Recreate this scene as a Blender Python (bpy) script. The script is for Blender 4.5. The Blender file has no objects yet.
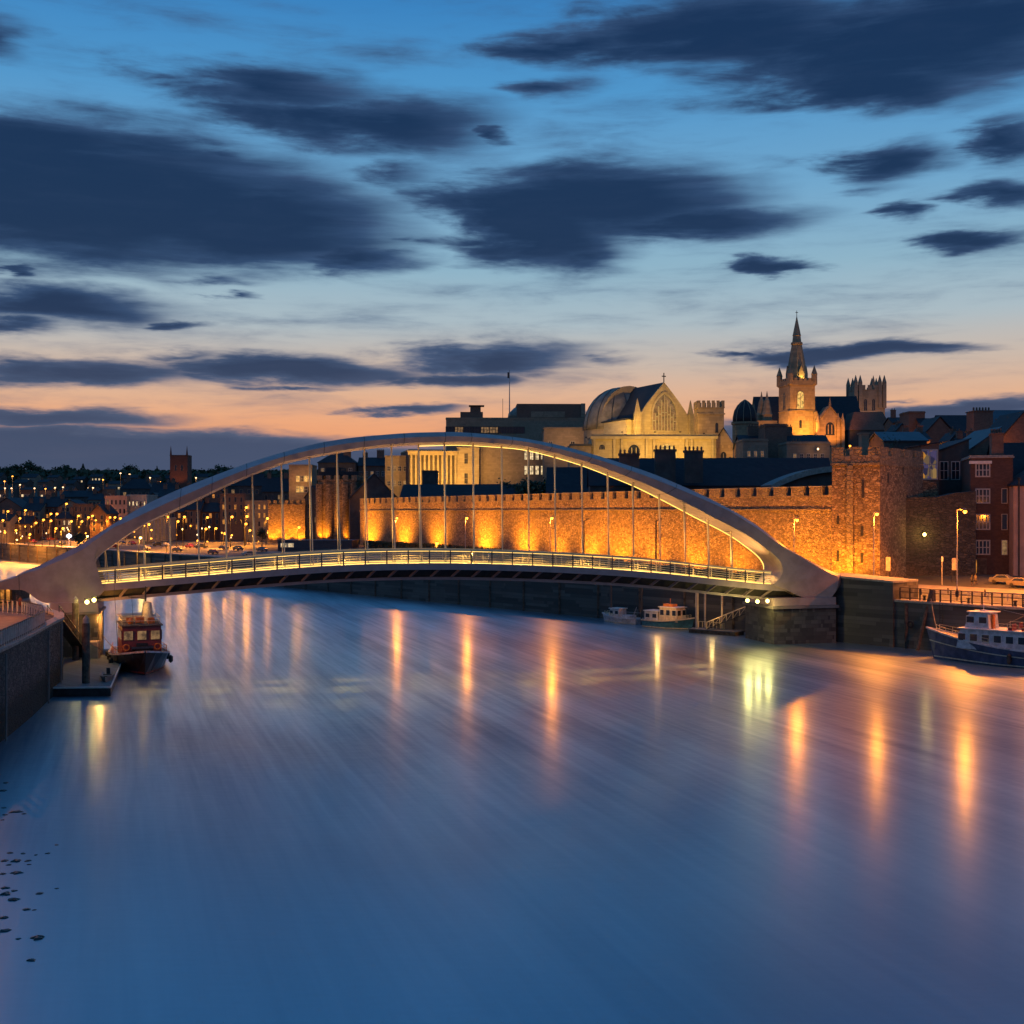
import bpy, math, random
from mathutils import Vector
random.seed(7)
R = math.radians
F = 1229.0            # focal length in pixels of a 1024 px wide frame
CH = 20.0             # camera height above the water
scene = bpy.context.scene
COL = scene.collection

# ---------------------------------------------------------------- camera
cam_d = bpy.data.cameras.new("camera"); cam = bpy.data.objects.new("camera", cam_d); COL.objects.link(cam)
cam.location = (0, 0, CH); cam.rotation_euler = (R(90), 0, 0)
cam_d.sensor_width = 36; cam_d.lens = 36*F/1024; cam_d.clip_end = 20000; cam_d.clip_start = 0.5
scene.camera = cam
scene.view_settings.view_transform = 'Standard'; scene.view_settings.look = 'None'
scene.view_settings.exposure = 0.0; scene.view_settings.gamma = 1.0
scene.cycles.use_denoising = True
scene.cycles.max_bounces = 5; scene.cycles.diffuse_bounces = 2; scene.cycles.glossy_bounces = 3
scene.cycles.transparent_max_bounces = 6; scene.cycles.caustics_reflective = False; scene.cycles.caustics_refractive = False
scene.cycles.sample_clamp_indirect = 4.0

def lin(r, g, b):
    f = lambda v: (v/255/12.92) if v/255 <= .04045 else ((v/255+.055)/1.055)**2.4
    return (f(r), f(g), f(b), 1)

class NT:
    def __init__(s, tree): s.t = tree; s.n = tree.nodes; s.l = tree.links
    def node(s, typ, **kw):
        n = s.n.new(typ)
        for k, v in kw.items(): setattr(n, k, v)
        return n
    def put(s, sock, v):
        if isinstance(v, bpy.types.NodeSocket): s.l.new(v, sock)
        elif v is not None: sock.default_value = v
    def math(s, op, a, b=None, c=None, clamp=False):
        n = s.node('ShaderNodeMath', operation=op, use_clamp=clamp)
        s.put(n.inputs[0], a); s.put(n.inputs[1], b)
        if c is not None: s.put(n.inputs[2], c)
        return n.outputs[0]
    def vmath(s, op, a, b=None):
        n = s.node('ShaderNodeVectorMath', operation=op)
        s.put(n.inputs[0], a); s.put(n.inputs[1], b)
        return n.outputs['Value'] if op in ('LENGTH', 'DOT_PRODUCT') else n.outputs[0]
    def mix(s, f, a, b, typ='MIX'):
        n = s.node('ShaderNodeMix', data_type='RGBA', blend_type=typ)
        s.put(n.inputs[0], f); s.put(n.inputs[6], a); s.put(n.inputs[7], b)
        return n.outputs[2]
    def noise(s, vec, scale=1.0, detail=4, rough=.55, dist=0.0):
        n = s.node('ShaderNodeTexNoise'); s.put(n.inputs['Vector'], vec)
        n.inputs['Scale'].default_value = scale; n.inputs['Detail'].default_value = detail
        n.inputs['Roughness'].default_value = rough; n.inputs['Distortion'].default_value = dist
        return n.outputs['Fac'], n.outputs['Color']
    def smooth(s, v, a, b, o0=0.0, o1=1.0):
        n = s.node('ShaderNodeMapRange', interpolation_type='SMOOTHSTEP'); s.put(n.inputs[0], v)
        for i, q in enumerate((a, b, o0, o1)): n.inputs[i+1].default_value = q
        return n.outputs[0]
    def ramp(s, f, stops, interp='LINEAR'):
        n = s.node('ShaderNodeValToRGB'); s.put(n.inputs[0], f); cr = n.color_ramp; cr.interpolation = interp
        while len(cr.elements) < len(stops): cr.elements.new(.5)
        for e, (p, c) in zip(cr.elements, stops): e.position = p; e.color = c
        return n.outputs[0]

# ---------------------------------------------------------------- dusk sky: clear gradient after sunset with long dark cloud banks
world = bpy.data.worlds.new("World"); scene.world = world; world.use_nodes = True
W = NT(world.node_tree); W.n.clear()
tc = W.node('ShaderNodeTexCoord').outputs['Generated']
sx = W.node('ShaderNodeSeparateXYZ'); W.put(sx.inputs[0], W.vmath('NORMALIZE', tc))
az = W.math('ARCTAN2', sx.outputs[0], sx.outputs[1]); el = W.math('ARCSINE', sx.outputs[2])
cx = W.node('ShaderNodeCombineXYZ'); W.put(cx.inputs[0], az); W.put(cx.inputs[1], el); ae = cx.outputs[0]
def elp(py): return math.atan((512-py)/F)
MX = R(90)
stops = [(0, lin(120, 110, 120)), (elp(500), lin(190, 125, 105)), (elp(458), lin(232, 152, 106)), (elp(425), lin(238, 168, 124)), (elp(398), lin(226, 178, 145)),
         (elp(365), lin(202, 184, 170)), (elp(325), lin(172, 188, 196)), (elp(270), lin(143, 180, 200)), (elp(190), lin(112, 166, 204)),
         (elp(90), lin(80, 150, 203)), (elp(0), lin(58, 130, 192)), (R(36), lin(56, 136, 202)), (R(90), lin(30, 84, 150))]
wob = W.noise(W.vmath('MULTIPLY', ae, (3, 9, 1)), 1.0, 2)[0]
elw = W.math('ADD', el, W.math('MULTIPLY', W.math('SUBTRACT', wob, .5), .02))
sky = W.ramp(W.math('DIVIDE', elw, MX), [(p/MX, c) for p, c in stops])
# away from the sunset the horizon is cool and dark
away = W.smooth(W.math('ABSOLUTE', az), .7, 2.0)
lowf = W.smooth(el, 0.0, .5, 1, 0)
sky = W.mix(W.math('MULTIPLY', away, W.math('MULTIPLY', lowf, .85)), sky, lin(70, 95, 140))
EL = [(930, 35, 270, 62, 1), (720, 35, 190, 38, 1), (590, 42, 110, 20, .8), (880, 85, 130, 26, 1), (1010, -20, 200, 70, 1), (860, -60, 320, 60, 1),
      (110, 195, 250, 72, 1.2), (60, 225, 190, 48, 1), (250, 220, 170, 56, 1.1), (360, 262, 75, 20, .9), (20, 150, 150, 40, 1), (190, 150, 60, 18, .7),
      (270, 90, 150, 26, .8), (370, 122, 150, 36, .95), (180, 88, 60, 12, .5), (420, 175, 60, 16, .4),
      (590, 205, 180, 44, 1.15), (530, 232, 120, 42, 1.1), (710, 224, 110, 24, .9), (575, 258, 75, 16, .7), (400, 235, 70, 14, .5),
      (545, 90, 62, 15, .75), (508, 133, 24, 9, .6), (880, 162, 78, 20, .85), (892, 211, 38, 10, .8), (1010, 136, 58, 22, .85), (1005, 188, 60, 14, .8),
      (985, 234, 62, 11, .8), (772, 267, 38, 8, .8), (860, 188, 50, 8, .4), (0, 40, 40, 26, .6), (60, 305, 125, 22, .95), (10, 322, 60, 12, .7), (22, 270, 22, 8, .7), (195, 322, 36, 6, .6), (220, 293, 28, 6, .6), (210, 276, 70, 7, .5),
      (70, 368, 150, 19, 1), (300, 368, 150, 17, 1), (480, 358, 125, 17, 1), (460, 378, 75, 15, 1), (190, 352, 60, 8, .5), (590, 360, 50, 6, .5),
      (60, 418, 130, 13, .9), (400, 414, 70, 6, .8), (560, 414, 70, 6, .5), (310, 387, 60, 4, .5), (160, 457, 340, 25, 1.3), (-60, 462, 240, 34, 1.2), (330, 466, 240, 26, 1.2), (420, 440, 110, 8, .7),
      (860, 351, 105, 10, 1), (745, 354, 45, 5, .7), (930, 352, 60, 5, .5), (960, 408, 130, 11, 1), (840, 432, 220, 20, 1.2), (1000, 428, 200, 22, 1), (600, 432, 160, 14, .7), (880, 398, 30, 3, .5), (780, 455, 500, 24, 1)]
nf, nc = W.noise(W.vmath('MULTIPLY', ae, (6.0, 26.0, 1)), 1.0, 5, .55)
nf2, nc2 = W.noise(W.vmath('MULTIPLY', ae, (13.0, 75.0, 1)), 1.0, 7, .62, .35)
nf3, nc3 = W.noise(W.vmath('MULTIPLY', ae, (3.2, 44.0, 1)), 1.0, 6, .6, .2)
warp = W.vmath('MULTIPLY', W.vmath('SUBTRACT', nc, (.5, .5, .5)), (.15, .036, 0))
warp2 = W.vmath('MULTIPLY', W.vmath('SUBTRACT', nc2, (.5, .5, .5)), (.07, .012, 0))
pos = W.vmath('ADD', W.vmath('ADD', ae, warp), warp2)
acc = None
for (px, py, rx, ry, wt) in EL:
    a0 = math.atan((px-512)/F); e0 = math.atan((512-py)/F*math.cos(a0))
    v = W.vmath('LENGTH', W.vmath('MULTIPLY', W.vmath('SUBTRACT', pos, (a0, e0, 0)), (F/(rx*1.22), F/(ry*1.25), 0)))
    f = W.math('MULTIPLY', W.math('SUBTRACT', 1.0, v, clamp=True), wt)
    if acc is None: acc = f
    else:
        n = W.node('ShaderNodeMath', operation='SMOOTH_MAX'); W.put(n.inputs[0], acc); W.put(n.inputs[1], f); n.inputs[2].default_value = .12; acc = n.outputs[0]
fa, _ = W.noise(W.vmath('MULTIPLY', ae, (2.2, 6.0, 1)), 1.0, 5, .6)
high = W.math('MULTIPLY', W.smooth(el, .46, .62), W.smooth(fa, .46, .62))
side = W.math('MULTIPLY', W.smooth(W.math('ABSOLUTE', az), .44, .6), W.smooth(fa, .45, .6))
acc2 = W.math('MAXIMUM', acc, W.math('MULTIPLY', W.math('MAXIMUM', W.math('MULTIPLY', high, .2), side), .6))
edge = W.math('ADD', acc2, W.math('MULTIPLY', W.math('SUBTRACT', nf, .5), .55))
edge = W.math('ADD', edge, W.math('MULTIPLY', W.math('SUBTRACT', nf2, .5), .55))
edge = W.math('ADD', edge, W.math('MULTIPLY', W.math('SUBTRACT', nf3, .5), .35))
dens = W.smooth(edge, .02, .52)
core = W.smooth(W.math('ADD', edge, W.math('MULTIPLY', W.math('SUBTRACT', nf3, .5), .5)), .08, .80)
lowc = W.smooth(el, .03, .17)
ccol = W.mix(core, W.mix(lowc, lin(92, 108, 134), lin(62, 90, 130)), W.mix(lowc, lin(58, 80, 110), lin(24, 47, 82)))
ccol = W.mix(W.math('MULTIPLY', W.smooth(nf2, .45, .75), W.math('SUBTRACT', .45, W.math('MULTIPLY', core, .40))), ccol, W.mix(lowc, lin(118, 114, 130), lin(72, 90, 126)))
veil = W.math('MULTIPLY', W.smooth(nf3, .52, .78), W.smooth(nf, .38, .62, .04, .24))
skyv = W.mix(veil, sky, W.mix(lowc, lin(128, 124, 138), lin(86, 122, 162)))
fin = W.mix(W.math('MULTIPLY', dens, .97), skyv, ccol)
bg = W.node('ShaderNodeBackground'); W.put(bg.inputs[0], fin); bg.inputs[1].default_value = 1.0
wo = W.node('ShaderNodeOutputWorld'); W.l.new(bg.outputs[0], wo.inputs[0])
world.cycles.sampling_method = 'MANUAL'; world.cycles.sample_map_resolution = 1024

# ---------------------------------------------------------------- helpers
def zat(py, Y): return CH + (512-py)/F*Y
def xat(px, Y): return (px-512)/F*Y
def P(px, py, Y): return Vector((xat(px, Y), Y, zat(py, Y)))

class MB:
    def __init__(s): s.v = []; s.f = []; s.m = []
    def face(s, pts, m=0):
        b = len(s.v); s.v += [tuple(p) for p in pts]; s.f.append(tuple(range(b, b+len(pts)))); s.m.append(m); return s
    def box(s, x0, x1, y0, y1, z0, z1, m=0):
        b = len(s.v)
        s.v += [(x0,y0,z0),(x1,y0,z0),(x1,y1,z0),(x0,y1,z0),(x0,y0,z1),(x1,y0,z1),(x1,y1,z1),(x0,y1,z1)]
        for q in ((0,3,2,1),(4,5,6,7),(0,1,5,4),(1,2,6,5),(2,3,7,6),(3,0,4,7)): s.f.append(tuple(b+i for i in q)); s.m.append(m)
        return s
    def loft(s, rings, caps=True, closed=True, m=0):
        b = len(s.v); n = len(rings[0])
        for r in rings: s.v += [tuple(p) for p in r]
        for i in range(len(rings)-1):
            for j in range(n if closed else n-1):
                k = (j+1) % n
                s.f.append((b+i*n+j, b+i*n+k, b+(i+1)*n+k, b+(i+1)*n+j)); s.m.append(m)
        if caps:
            s.f.append(tuple(b+j for j in reversed(range(n)))); s.m.append(m)
            s.f.append(tuple(b+(len(rings)-1)*n+j for j in range(n))); s.m.append(m)
        return s
    def prism(s, poly, z0, z1, m=0):          # poly of (x,y) counter-clockwise
        return s.loft([[(x, y, z0) for x, y in poly], [(x, y, z1) for x, y in poly]], m=m)
    def wall(s, poly, y0, y1, m=0):           # poly of (x,z) extruded in y
        return s.loft([[(x, y0, z) for x, z in poly], [(x, y1, z) for x, z in poly]], m=m)
    def tube(s, a, b, r, r2=None, n=6, m=0):
        a = Vector(a); b = Vector(b); d = (b-a)
        if d.length < 1e-6: return s
        d.normalize(); u = d.orthogonal().normalized(); w = d.cross(u); r2 = r if r2 is None else r2
        ring = lambda c, q: [c + (u*math.cos(2*math.pi*k/n)+w*math.sin(2*math.pi*k/n))*q for k in range(n)]
        return s.loft([ring(a, r), ring(b, r2)], m=m)
    def path(s, pts, r, n=6, m=0):
        for i in range(len(pts)-1): s.tube(pts[i], pts[i+1], r, n=n, m=m)
        return s
    def lathe(s, c, prof, n=12, ph=0.0, m=0):    # prof [(r,z)]
        rings = [[(c[0]+r*math.cos(2*math.pi*k/n+ph), c[1]+r*math.sin(2*math.pi*k/n+ph), c[2]+z) for k in range(n)] for r, z in prof]
        return s.loft(rings, m=m)
    def beam(s, a, b, w, h, m=0):             # box beam between two points, w horizontal, h vertical, centred
        a = Vector(a); b = Vector(b); d = (b-a).normalized(); u = Vector((d.y, -d.x, 0)); 
        u = u.normalized() if u.length > 1e-4 else Vector((1, 0, 0)); k = u.cross(d)
        ring = lambda c: [c-u*w/2-k*h/2, c+u*w/2-k*h/2, c+u*w/2+k*h/2, c-u*w/2+k*h/2]
        return s.loft([ring(a), ring(b)], m=m)

ORG = {}
def _link(o, parent):
    COL.objects.link(o)
    if parent is not None: o.parent = parent; ORG[o.name] = ORG.get(parent.name, Vector((0, 0, 0)))
def obj(name, mb, mat, parent=None, smooth=False, world=False):
    me = bpy.data.meshes.new(name); o = bpy.data.objects.new(name, me); _link(o, parent)
    off = ORG.get(o.name, Vector((0, 0, 0)))
    me.from_pydata([tuple(Vector(p)-off) for p in mb.v], [], mb.f)
    for mm in (mat if isinstance(mat, (list, tuple)) else [mat]): me.materials.append(mm)
    if isinstance(mat, (list, tuple)): me.polygons.foreach_set('material_index', mb.m)
    if smooth: me.polygons.foreach_set('use_smooth', [True]*len(me.polygons))
    import bmesh
    bm = bmesh.new(); bm.from_mesh(me); bmesh.ops.remove_doubles(bm, verts=bm.verts, dist=1e-4); bmesh.ops.recalc_face_normals(bm, faces=bm.faces); bm.to_mesh(me); bm.free()
    me.update(); return o
def tag(o, label=None, cat=None, group=None, kind=None):
    if label: o['label'] = label
    if cat: o['category'] = cat
    if group: o['group'] = group
    if kind: o['kind'] = kind
    return o
def thing(name, label, cat, loc=(0, 0, 0), rz=0.0, group=None, world=False):
    """Empty at the thing's base. world=True: its parts are written in world coordinates."""
    o = bpy.data.objects.new(name, None); COL.objects.link(o); o.location = loc; o.rotation_euler = (0, 0, rz)
    o.empty_display_size = .5
    ORG[o.name] = Vector(loc) if world else Vector((0, 0, 0))
    return tag(o, label, cat, group)
def copy_tree(o, parent=None):
    c = o.copy(); COL.objects.link(c); c.parent = parent
    ORG[c.name] = Vector((0, 0, 0))
    for ch in list(o.children): copy_tree(ch, c)
    return c
def light(name, typ, loc, power, color, parent=None, radius=.25, target=None, cone=80, blend=.6):
    ld = bpy.data.lights.new(name, typ); ld.energy = power; ld.color = color; ld.shadow_soft_size = radius
    o = bpy.data.objects.new(name, ld); _link(o, parent)
    off = ORG.get(o.name, Vector((0, 0, 0))) if parent else Vector((0, 0, 0))
    o.location = Vector(loc)-off
    if typ == 'SPOT':
        ld.spot_size = R(cone); ld.spot_blend = blend
        o.rotation_euler = (Vector(target)-Vector(loc)).to_track_quat('-Z', 'Y').to_euler()
    return o

# ---------------------------------------------------------------- materials
def base_mat(name, rough=.7, metal=0.0):
    m = bpy.data.materials.new(name); m.use_nodes = True; t = NT(m.node_tree)
    b = t.n['Principled BSDF']; b.inputs['Roughness'].default_value = rough; b.inputs['Metallic'].default_value = metal
    return m, t, b
def plain(name, col, rough=.6, metal=0.0, var=.25, scale=2.0, bump=0.0):
    m, t, b = base_mat(name, rough, metal)
    g = t.node('ShaderNodeNewGeometry').outputs['Position']
    f, _ = t.noise(g, scale, 5, .6)
    k = t.smooth(f, .3, .7, 1-var, 1+var)
    c = t.mix(1.0, col + (1,) if len(col) == 3 else col, t.ramp(.5, [(0, (1, 1, 1, 1)), (1, (1, 1, 1, 1))]), 'MULTIPLY')
    vm = t.node('ShaderNodeVectorMath', operation='SCALE'); t.put(vm.inputs[0], (col[0], col[1], col[2])); t.put(vm.inputs['Scale'], k)
    t.put(b.inputs['Base Color'], vm.outputs[0])
    if bump:
        bp = t.node('ShaderNodeBump'); bp.inputs['Strength'].default_value = bump; bp.inputs['Distance'].default_value = .1
        t.put(bp.inputs['Height'], f); t.put(b.inputs['Normal'], bp.outputs[0])
    return m
def stone(name, c1, c2, mortar, sc=(1.3, 1.3, 2.6), stain=.5, rough=.85, algae=False, bump=.7):
    m, t, b = base_mat(name, rough)
    g = t.node('ShaderNodeNewGeometry').outputs['Position']
    v = t.vmath('MULTIPLY', g, sc)
    v = t.vmath('ADD', v, t.vmath('MULTIPLY', t.noise(v, .8, 2)[1], (.5, .5, .5)))
    vo = t.node('ShaderNodeTexVoronoi'); t.put(vo.inputs['Vector'], v); vo.inputs['Scale'].default_value = 1
    ve = t.node('ShaderNodeTexVoronoi', feature='DISTANCE_TO_EDGE'); t.put(ve.inputs['Vector'], v); ve.inputs['Scale'].default_value = 1
    rnd = t.node('ShaderNodeSeparateColor'); t.put(rnd.inputs[0], vo.outputs['Color'])
    c = t.mix(rnd.outputs[0], c1 + (1,), c2 + (1,))
    c = t.mix(t.smooth(ve.outputs[0], .02, .10, .75, 0), c, mortar + (1,))
    big, _ = t.noise(g, .12, 5, .65)
    c = t.mix(t.smooth(big, .4, .72, 0, stain), c, (c1[0]*.35, c1[1]*.35, c1[2]*.38, 1))
    if algae:
        sz = t.node('ShaderNodeSeparateXYZ'); t.put(sz.inputs[0], g)
        sn, _ = t.noise(t.vmath('MULTIPLY', g, (1.5, 1.5, .15)), 1.0, 4)
        h = t.math('ADD', sz.outputs[2], t.math('MULTIPLY', sn, 2.2))
        c = t.mix(t.smooth(h, 3.2, 5.2, 1, 0), c, (.012, .016, .008, 1))
    t.put(b.inputs['Base Color'], c)
    bp = t.node('ShaderNodeBump'); bp.inputs['Strength'].default_value = bump; bp.inputs['Distance'].default_value = .15
    t.put(bp.inputs['Height'], t.math('ADD', t.smooth(ve.outputs[0], 0, .15), rnd.outputs[1])); t.put(b.inputs['Normal'], bp.outputs[0])
    return m
def coursed(name, c1, c2, course=.45, line=.5, rough=.85, sc=1.1, stain=.45, algae=False):
    """squared masonry, brick or slates: level courses with block to block variation"""
    m, t, b = base_mat(name, rough)
    g = t.node('ShaderNodeNewGeometry').outputs['Position']
    sz = t.node('ShaderNodeSeparateXYZ'); t.put(sz.inputs[0], g)
    row = t.math('DIVIDE', sz.outputs[2], course); fr = t.math('FRACT', row); fl = t.math('FLOOR', row)
    cb = t.node('ShaderNodeCombineXYZ'); t.put(cb.inputs[0], t.math('MULTIPLY', t.math('ADD', sz.outputs[0], sz.outputs[1]), sc/course*.5)); t.put(cb.inputs[1], t.math('MULTIPLY', fl, 7.31))
    wn = t.node('ShaderNodeTexVoronoi'); wn.inputs['Scale'].default_value = 1; t.put(wn.inputs['Vector'], cb.outputs[0])
    rnd = t.node('ShaderNodeSeparateColor'); t.put(rnd.inputs[0], wn.outputs['Color'])
    c = t.mix(rnd.outputs[0], c1 + (1,), c2 + (1,))
    ln = t.smooth(fr, .86, .97, 0, line)
    c = t.mix(ln, c, (c1[0]*.4, c1[1]*.4, c1[2]*.4, 1))
    big, _ = t.noise(g, .15, 5, .65)
    c = t.mix(t.smooth(big, .42, .75, 0, stain), c, (c1[0]*.4, c1[1]*.4, c1[2]*.42, 1))
    t.put(b.inputs['Base Color'], c)
    return m
def emit(name, col, s):
    m, t, b = base_mat(name, .5)
    b.inputs['Base Color'].default_value = (.02, .02, .02, 1); b.inputs['Emission Color'].default_value = col + (1,); b.inputs['Emission Strength'].default_value = s
    return m
def litwin(name, col, s):
    """a lit room behind glass: brightness varies with curtains and furniture"""
    m, t, b = base_mat(name, .2)
    g = t.node('ShaderNodeNewGeometry').outputs['Position']
    f, _ = t.noise(g, .9, 3, .7)
    b.inputs['Base Color'].default_value = (.03, .03, .03, 1); b.inputs['Emission Color'].default_value = col + (1,)
    t.put(b.inputs['Emission Strength'], t.smooth(f, .3, .65, s*.25, s*1.3))
    return m
M = {}
M['castle'] = stone('castle_rubble', (.44, .31, .18), (.13, .085, .05), (.08, .055, .04), sc=(1.7, 1.7, 3.0), stain=.6)
M['castle_trim'] = stone('castle_dressed', (.32, .24, .14), (.22, .165, .10), (.12, .09, .06), sc=(1.2, 1.2, 1.6), stain=.35)
M['dark_rubble'] = stone('dark_rubble', (.13, .10, .075), (.06, .05, .04), (.035, .03, .025), stain=.4)
M['quay'] = coursed('quay_stone', (.135, .12, .10), (.045, .04, .036), course=.6, line=.7, sc=.8, stain=.5, algae=True)
M['quay2'] = stone('rough_quay_stone', (.15, .135, .115), (.05, .045, .04), (.035, .03, .028), sc=(1.5, 1.5, 3.2), stain=.6, algae=True)
M['cope'] = plain('cope_stone', (.3, .27, .23), .8)
M['ashlar'] = coursed('honey_ashlar', (.42, .35, .22), (.33, .27, .17), course=.8, line=.35)
M['church'] = coursed('church_stone', (.36, .27, .16), (.24, .18, .11), course=.9, line=.45)
M['tanstone'] = coursed('tan_stone', (.30, .23, .16), (.23, .18, .12), course=.7, line=.3)
M['brick'] = coursed('red_brick', (.115, .058, .042), (.075, .04, .03), course=.25, line=.25)
M['brownbrick'] = coursed('brown_brick', (.19, .115, .08), (.13, .08, .06), course=.25, line=.25)
M['slate'] = coursed('slate', (.022, .024, .030), (.013, .015, .021), course=.5, line=.5, rough=.75)
M['slate2'] = coursed('grey_slate', (.050, .056, .070), (.034, .038, .05), course=.5, line=.5, rough=.5)
M['render'] = plain('painted_render', (.42, .36, .30), .8, var=.15, scale=.5)
M['pinkrender'] = plain('pink_render', (.5, .30, .22), .8, var=.12, scale=.6)
M['darkwall'] = plain('dark_wall', (.07, .06, .055), .85, scale=.4)
M['copper'] = plain('weathered_dome', (.17, .145, .11), .45, var=.4, scale=.35)
M['white'] = plain('white_paint', (.72, .68, .62), .5, var=.12)
M['frame'] = plain('window_frame_paint', (.42, .38, .34), .5, var=.1)
M['glass'] = plain('dark_glass', (.02, .025, .035), .08, var=.1)
M['metal'] = plain('dark_metal', (.045, .042, .04), .5, .6, var=.3)
M['polemetal'] = plain('galvanised_pole', (.38, .35, .32), .5, .3, var=.15)
M['steel'] = plain('bridge_paint', (.35, .26, .24), .45, .0, var=.13, scale=.7)
M['railsteel'] = plain('rail_steel', (.76, .62, .36), .4, .2, var=.05)
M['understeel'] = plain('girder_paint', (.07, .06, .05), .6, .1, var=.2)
M['deckfloor'] = plain('deck_floor', (.4, .35, .27), .7, var=.15)
M['concrete'] = plain('pier_concrete', (.20, .165, .15), .8, var=.25, scale=.5)
M['wood'] = plain('old_timber', (.10, .07, .05), .8, var=.5, scale=1.5)
M['decking'] = coursed('pontoon_decking', (.16, .17, .18), (.11, .12, .13), course=.3, line=.3)
M['asphalt'] = plain('asphalt', (.085, .08, .075), .8, var=.25, scale=.6)
M['paving'] = plain('paving', (.22, .19, .165), .8, var=.2, scale=.8)
M['ground'] = plain('city_ground', (.06, .055, .045), .95, var=.3, scale=.05)
M['hillm'] = plain('dark_hillside', (.03, .035, .025), .95, var=.4, scale=.02)
M['leaf'] = plain('foliage', (.04, .055, .025), .8, var=.5, scale=.4)
M['bark'] = plain('bark', (.06, .045, .03), .9)
M['mud'] = plain('wet_weed_rock', (.015, .016, .014), .35, var=.5, scale=3, bump=.5)
M['old_paving'] = plain('old_dark_paving', (.11, .085, .07), .8, var=.35, scale=.9)
M['line'] = plain('road_paint', (.6, .58, .5), .7)
ORG_ORANGE = (1.0, .40, .06)
M['bulb_o'] = emit('sodium_bulb', (1, .34, .03), 5.5)
M['bulb_y'] = emit('yellow_bulb', (1, .72, .18), 9)
M['bulb_w'] = emit('white_bulb', (1, .62, .30), 4)
M['bulb_c'] = emit('cool_bulb', (.75, .85, 1), 4)
M['led'] = emit('warm_led_strip', (1, .58, .12), 2.6)
M['win_y'] = litwin('lit_window_yellow', (1, .58, .14), .9)
M['win_o'] = litwin('lit_window_orange', (1, .36, .06), .55)
M['win_w'] = litwin('lit_window_pale', (1, .72, .38), .9)
M['win_dim'] = litwin('lit_window_dim', (1, .55, .22), .22)

# ---------------------------------------------------------------- water
m, t, b = base_mat('river_water', .3); t.n.remove(b)
g = t.node('ShaderNodeNewGeometry').outputs['Position']
mp = t.node('ShaderNodeMapping'); t.put(mp.inputs[0], g); mp.inputs['Rotation'].default_value = (0, 0, R(72)); 
rot = mp.outputs[0]   # x now runs with the long wakes
st1, _ = t.noise(t.vmath('MULTIPLY', rot, (.014, .22, .0)), 1.0, 3, .5)
st2, _ = t.noise(t.vmath('MULTIPLY', rot, (.05, 1.3, .0)), 1.0, 3, .6)
rip, _ = t.noise(t.vmath('MULTIPLY', g, (.5, 2.6, 1)), 1.0, 3, .6)
pat, _ = t.noise(t.vmath('MULTIPLY', g, (.012, .03, 1)), 1.0, 3, .5)
sy = t.node('ShaderNodeSeparateXYZ'); t.put(sy.inputs[0], g)
fade = t.smooth(sy.outputs[1], 60, 120, .02, .09)
hgt = t.math('ADD', t.math('MULTIPLY', st1, .12), t.math('ADD', t.math('MULTIPLY', st2, .10), t.math('MULTIPLY', rip, .06)))
bp = t.node('ShaderNodeBump'); bp.inputs['Strength'].default_value = .35; bp.inputs['Distance'].default_value = .2; t.put(bp.inputs['Height'], hgt)
col_ = (.78, .89, .98, 1)
gl = t.node('ShaderNodeBsdfGlossy'); gl.inputs['Color'].default_value = col_; g2_ = t.node('ShaderNodeBsdfGlossy'); g2_.inputs['Color'].default_value = col_
t.put(gl.inputs['Roughness'], t.smooth(pat, .3, .7, .155, .205)); t.put(gl.inputs['Normal'], bp.outputs[0])
t.put(g2_.inputs['Roughness'], t.math('ADD', t.smooth(pat, .3, .7, .325, .37), t.math('MULTIPLY', t.math('SUBTRACT', st1, .5), fade))); t.put(g2_.inputs['Normal'], bp.outputs[0])
lobes = t.node('ShaderNodeMixShader'); lobes.inputs[0].default_value = .58; t.l.new(gl.outputs[0], lobes.inputs[1]); t.l.new(g2_.outputs[0], lobes.inputs[2])
df = t.node('ShaderNodeBsdfDiffuse'); df.inputs['Color'].default_value = (.02, .07, .12, 1)
fr = t.node('ShaderNodeFresnel'); fr.inputs['IOR'].default_value = 2.0
mx = t.node('ShaderNodeMixShader'); t.put(mx.inputs[0], t.math('MULTIPLY', t.math('ADD', fr.outputs[0], .21), t.math('ADD', 1.0, t.math('MULTIPLY', t.math('ADD', t.math('SUBTRACT', st1, .5), t.math('ADD', t.math('MULTIPLY', t.math('SUBTRACT', st2, .5), .9), t.math('MULTIPLY', t.math('SUBTRACT', rip, .5), .5))), t.math('MULTIPLY', fade, 11.0))), clamp=True)); t.l.new(df.outputs[0], mx.inputs[1]); t.l.new(lobes.outputs[0], mx.inputs[2])
t.l.new(mx.outputs[0], t.n['Material Output'].inputs[0])
M['water'] = m
wb = MB(); wb.face([(-3000, -400, 0), (3000, -400, 0), (3000, 3500, 0), (-3000, 3500, 0)])
tag(obj('water', wb, M['water']), kind='structure')

# ---------------------------------------------------------------- land
QO = Vector((50, 192)); QT = Vector((.63, -.775)).normalized(); QN = Vector((-QT.y, QT.x))
def q2w(a, q): return QO + QT*a + QN*q
def w2q(x, y): d = Vector((x, y))-QO; return d.dot(QT), d.dot(QN)
def sstep(v, a, b):
    k = max(0, min(1, (v-a)/(b-a))); return k*k*(3-2*k)
def gz(x, y):
    a, q = w2q(x, y)
    z = 6.8 + min(max(q-6, 0), 24)*.09
    r = x/max(y, 1)
    if y > 150:
        z += 60*sstep(y, 700, 1500)*(1-sstep(r, -.22, -.05)) + 14*sstep(y, 260, 420)*sstep(r, -.10, .0)*(0 if q < 50 else sstep(q, 50, 90))
    return z
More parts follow.
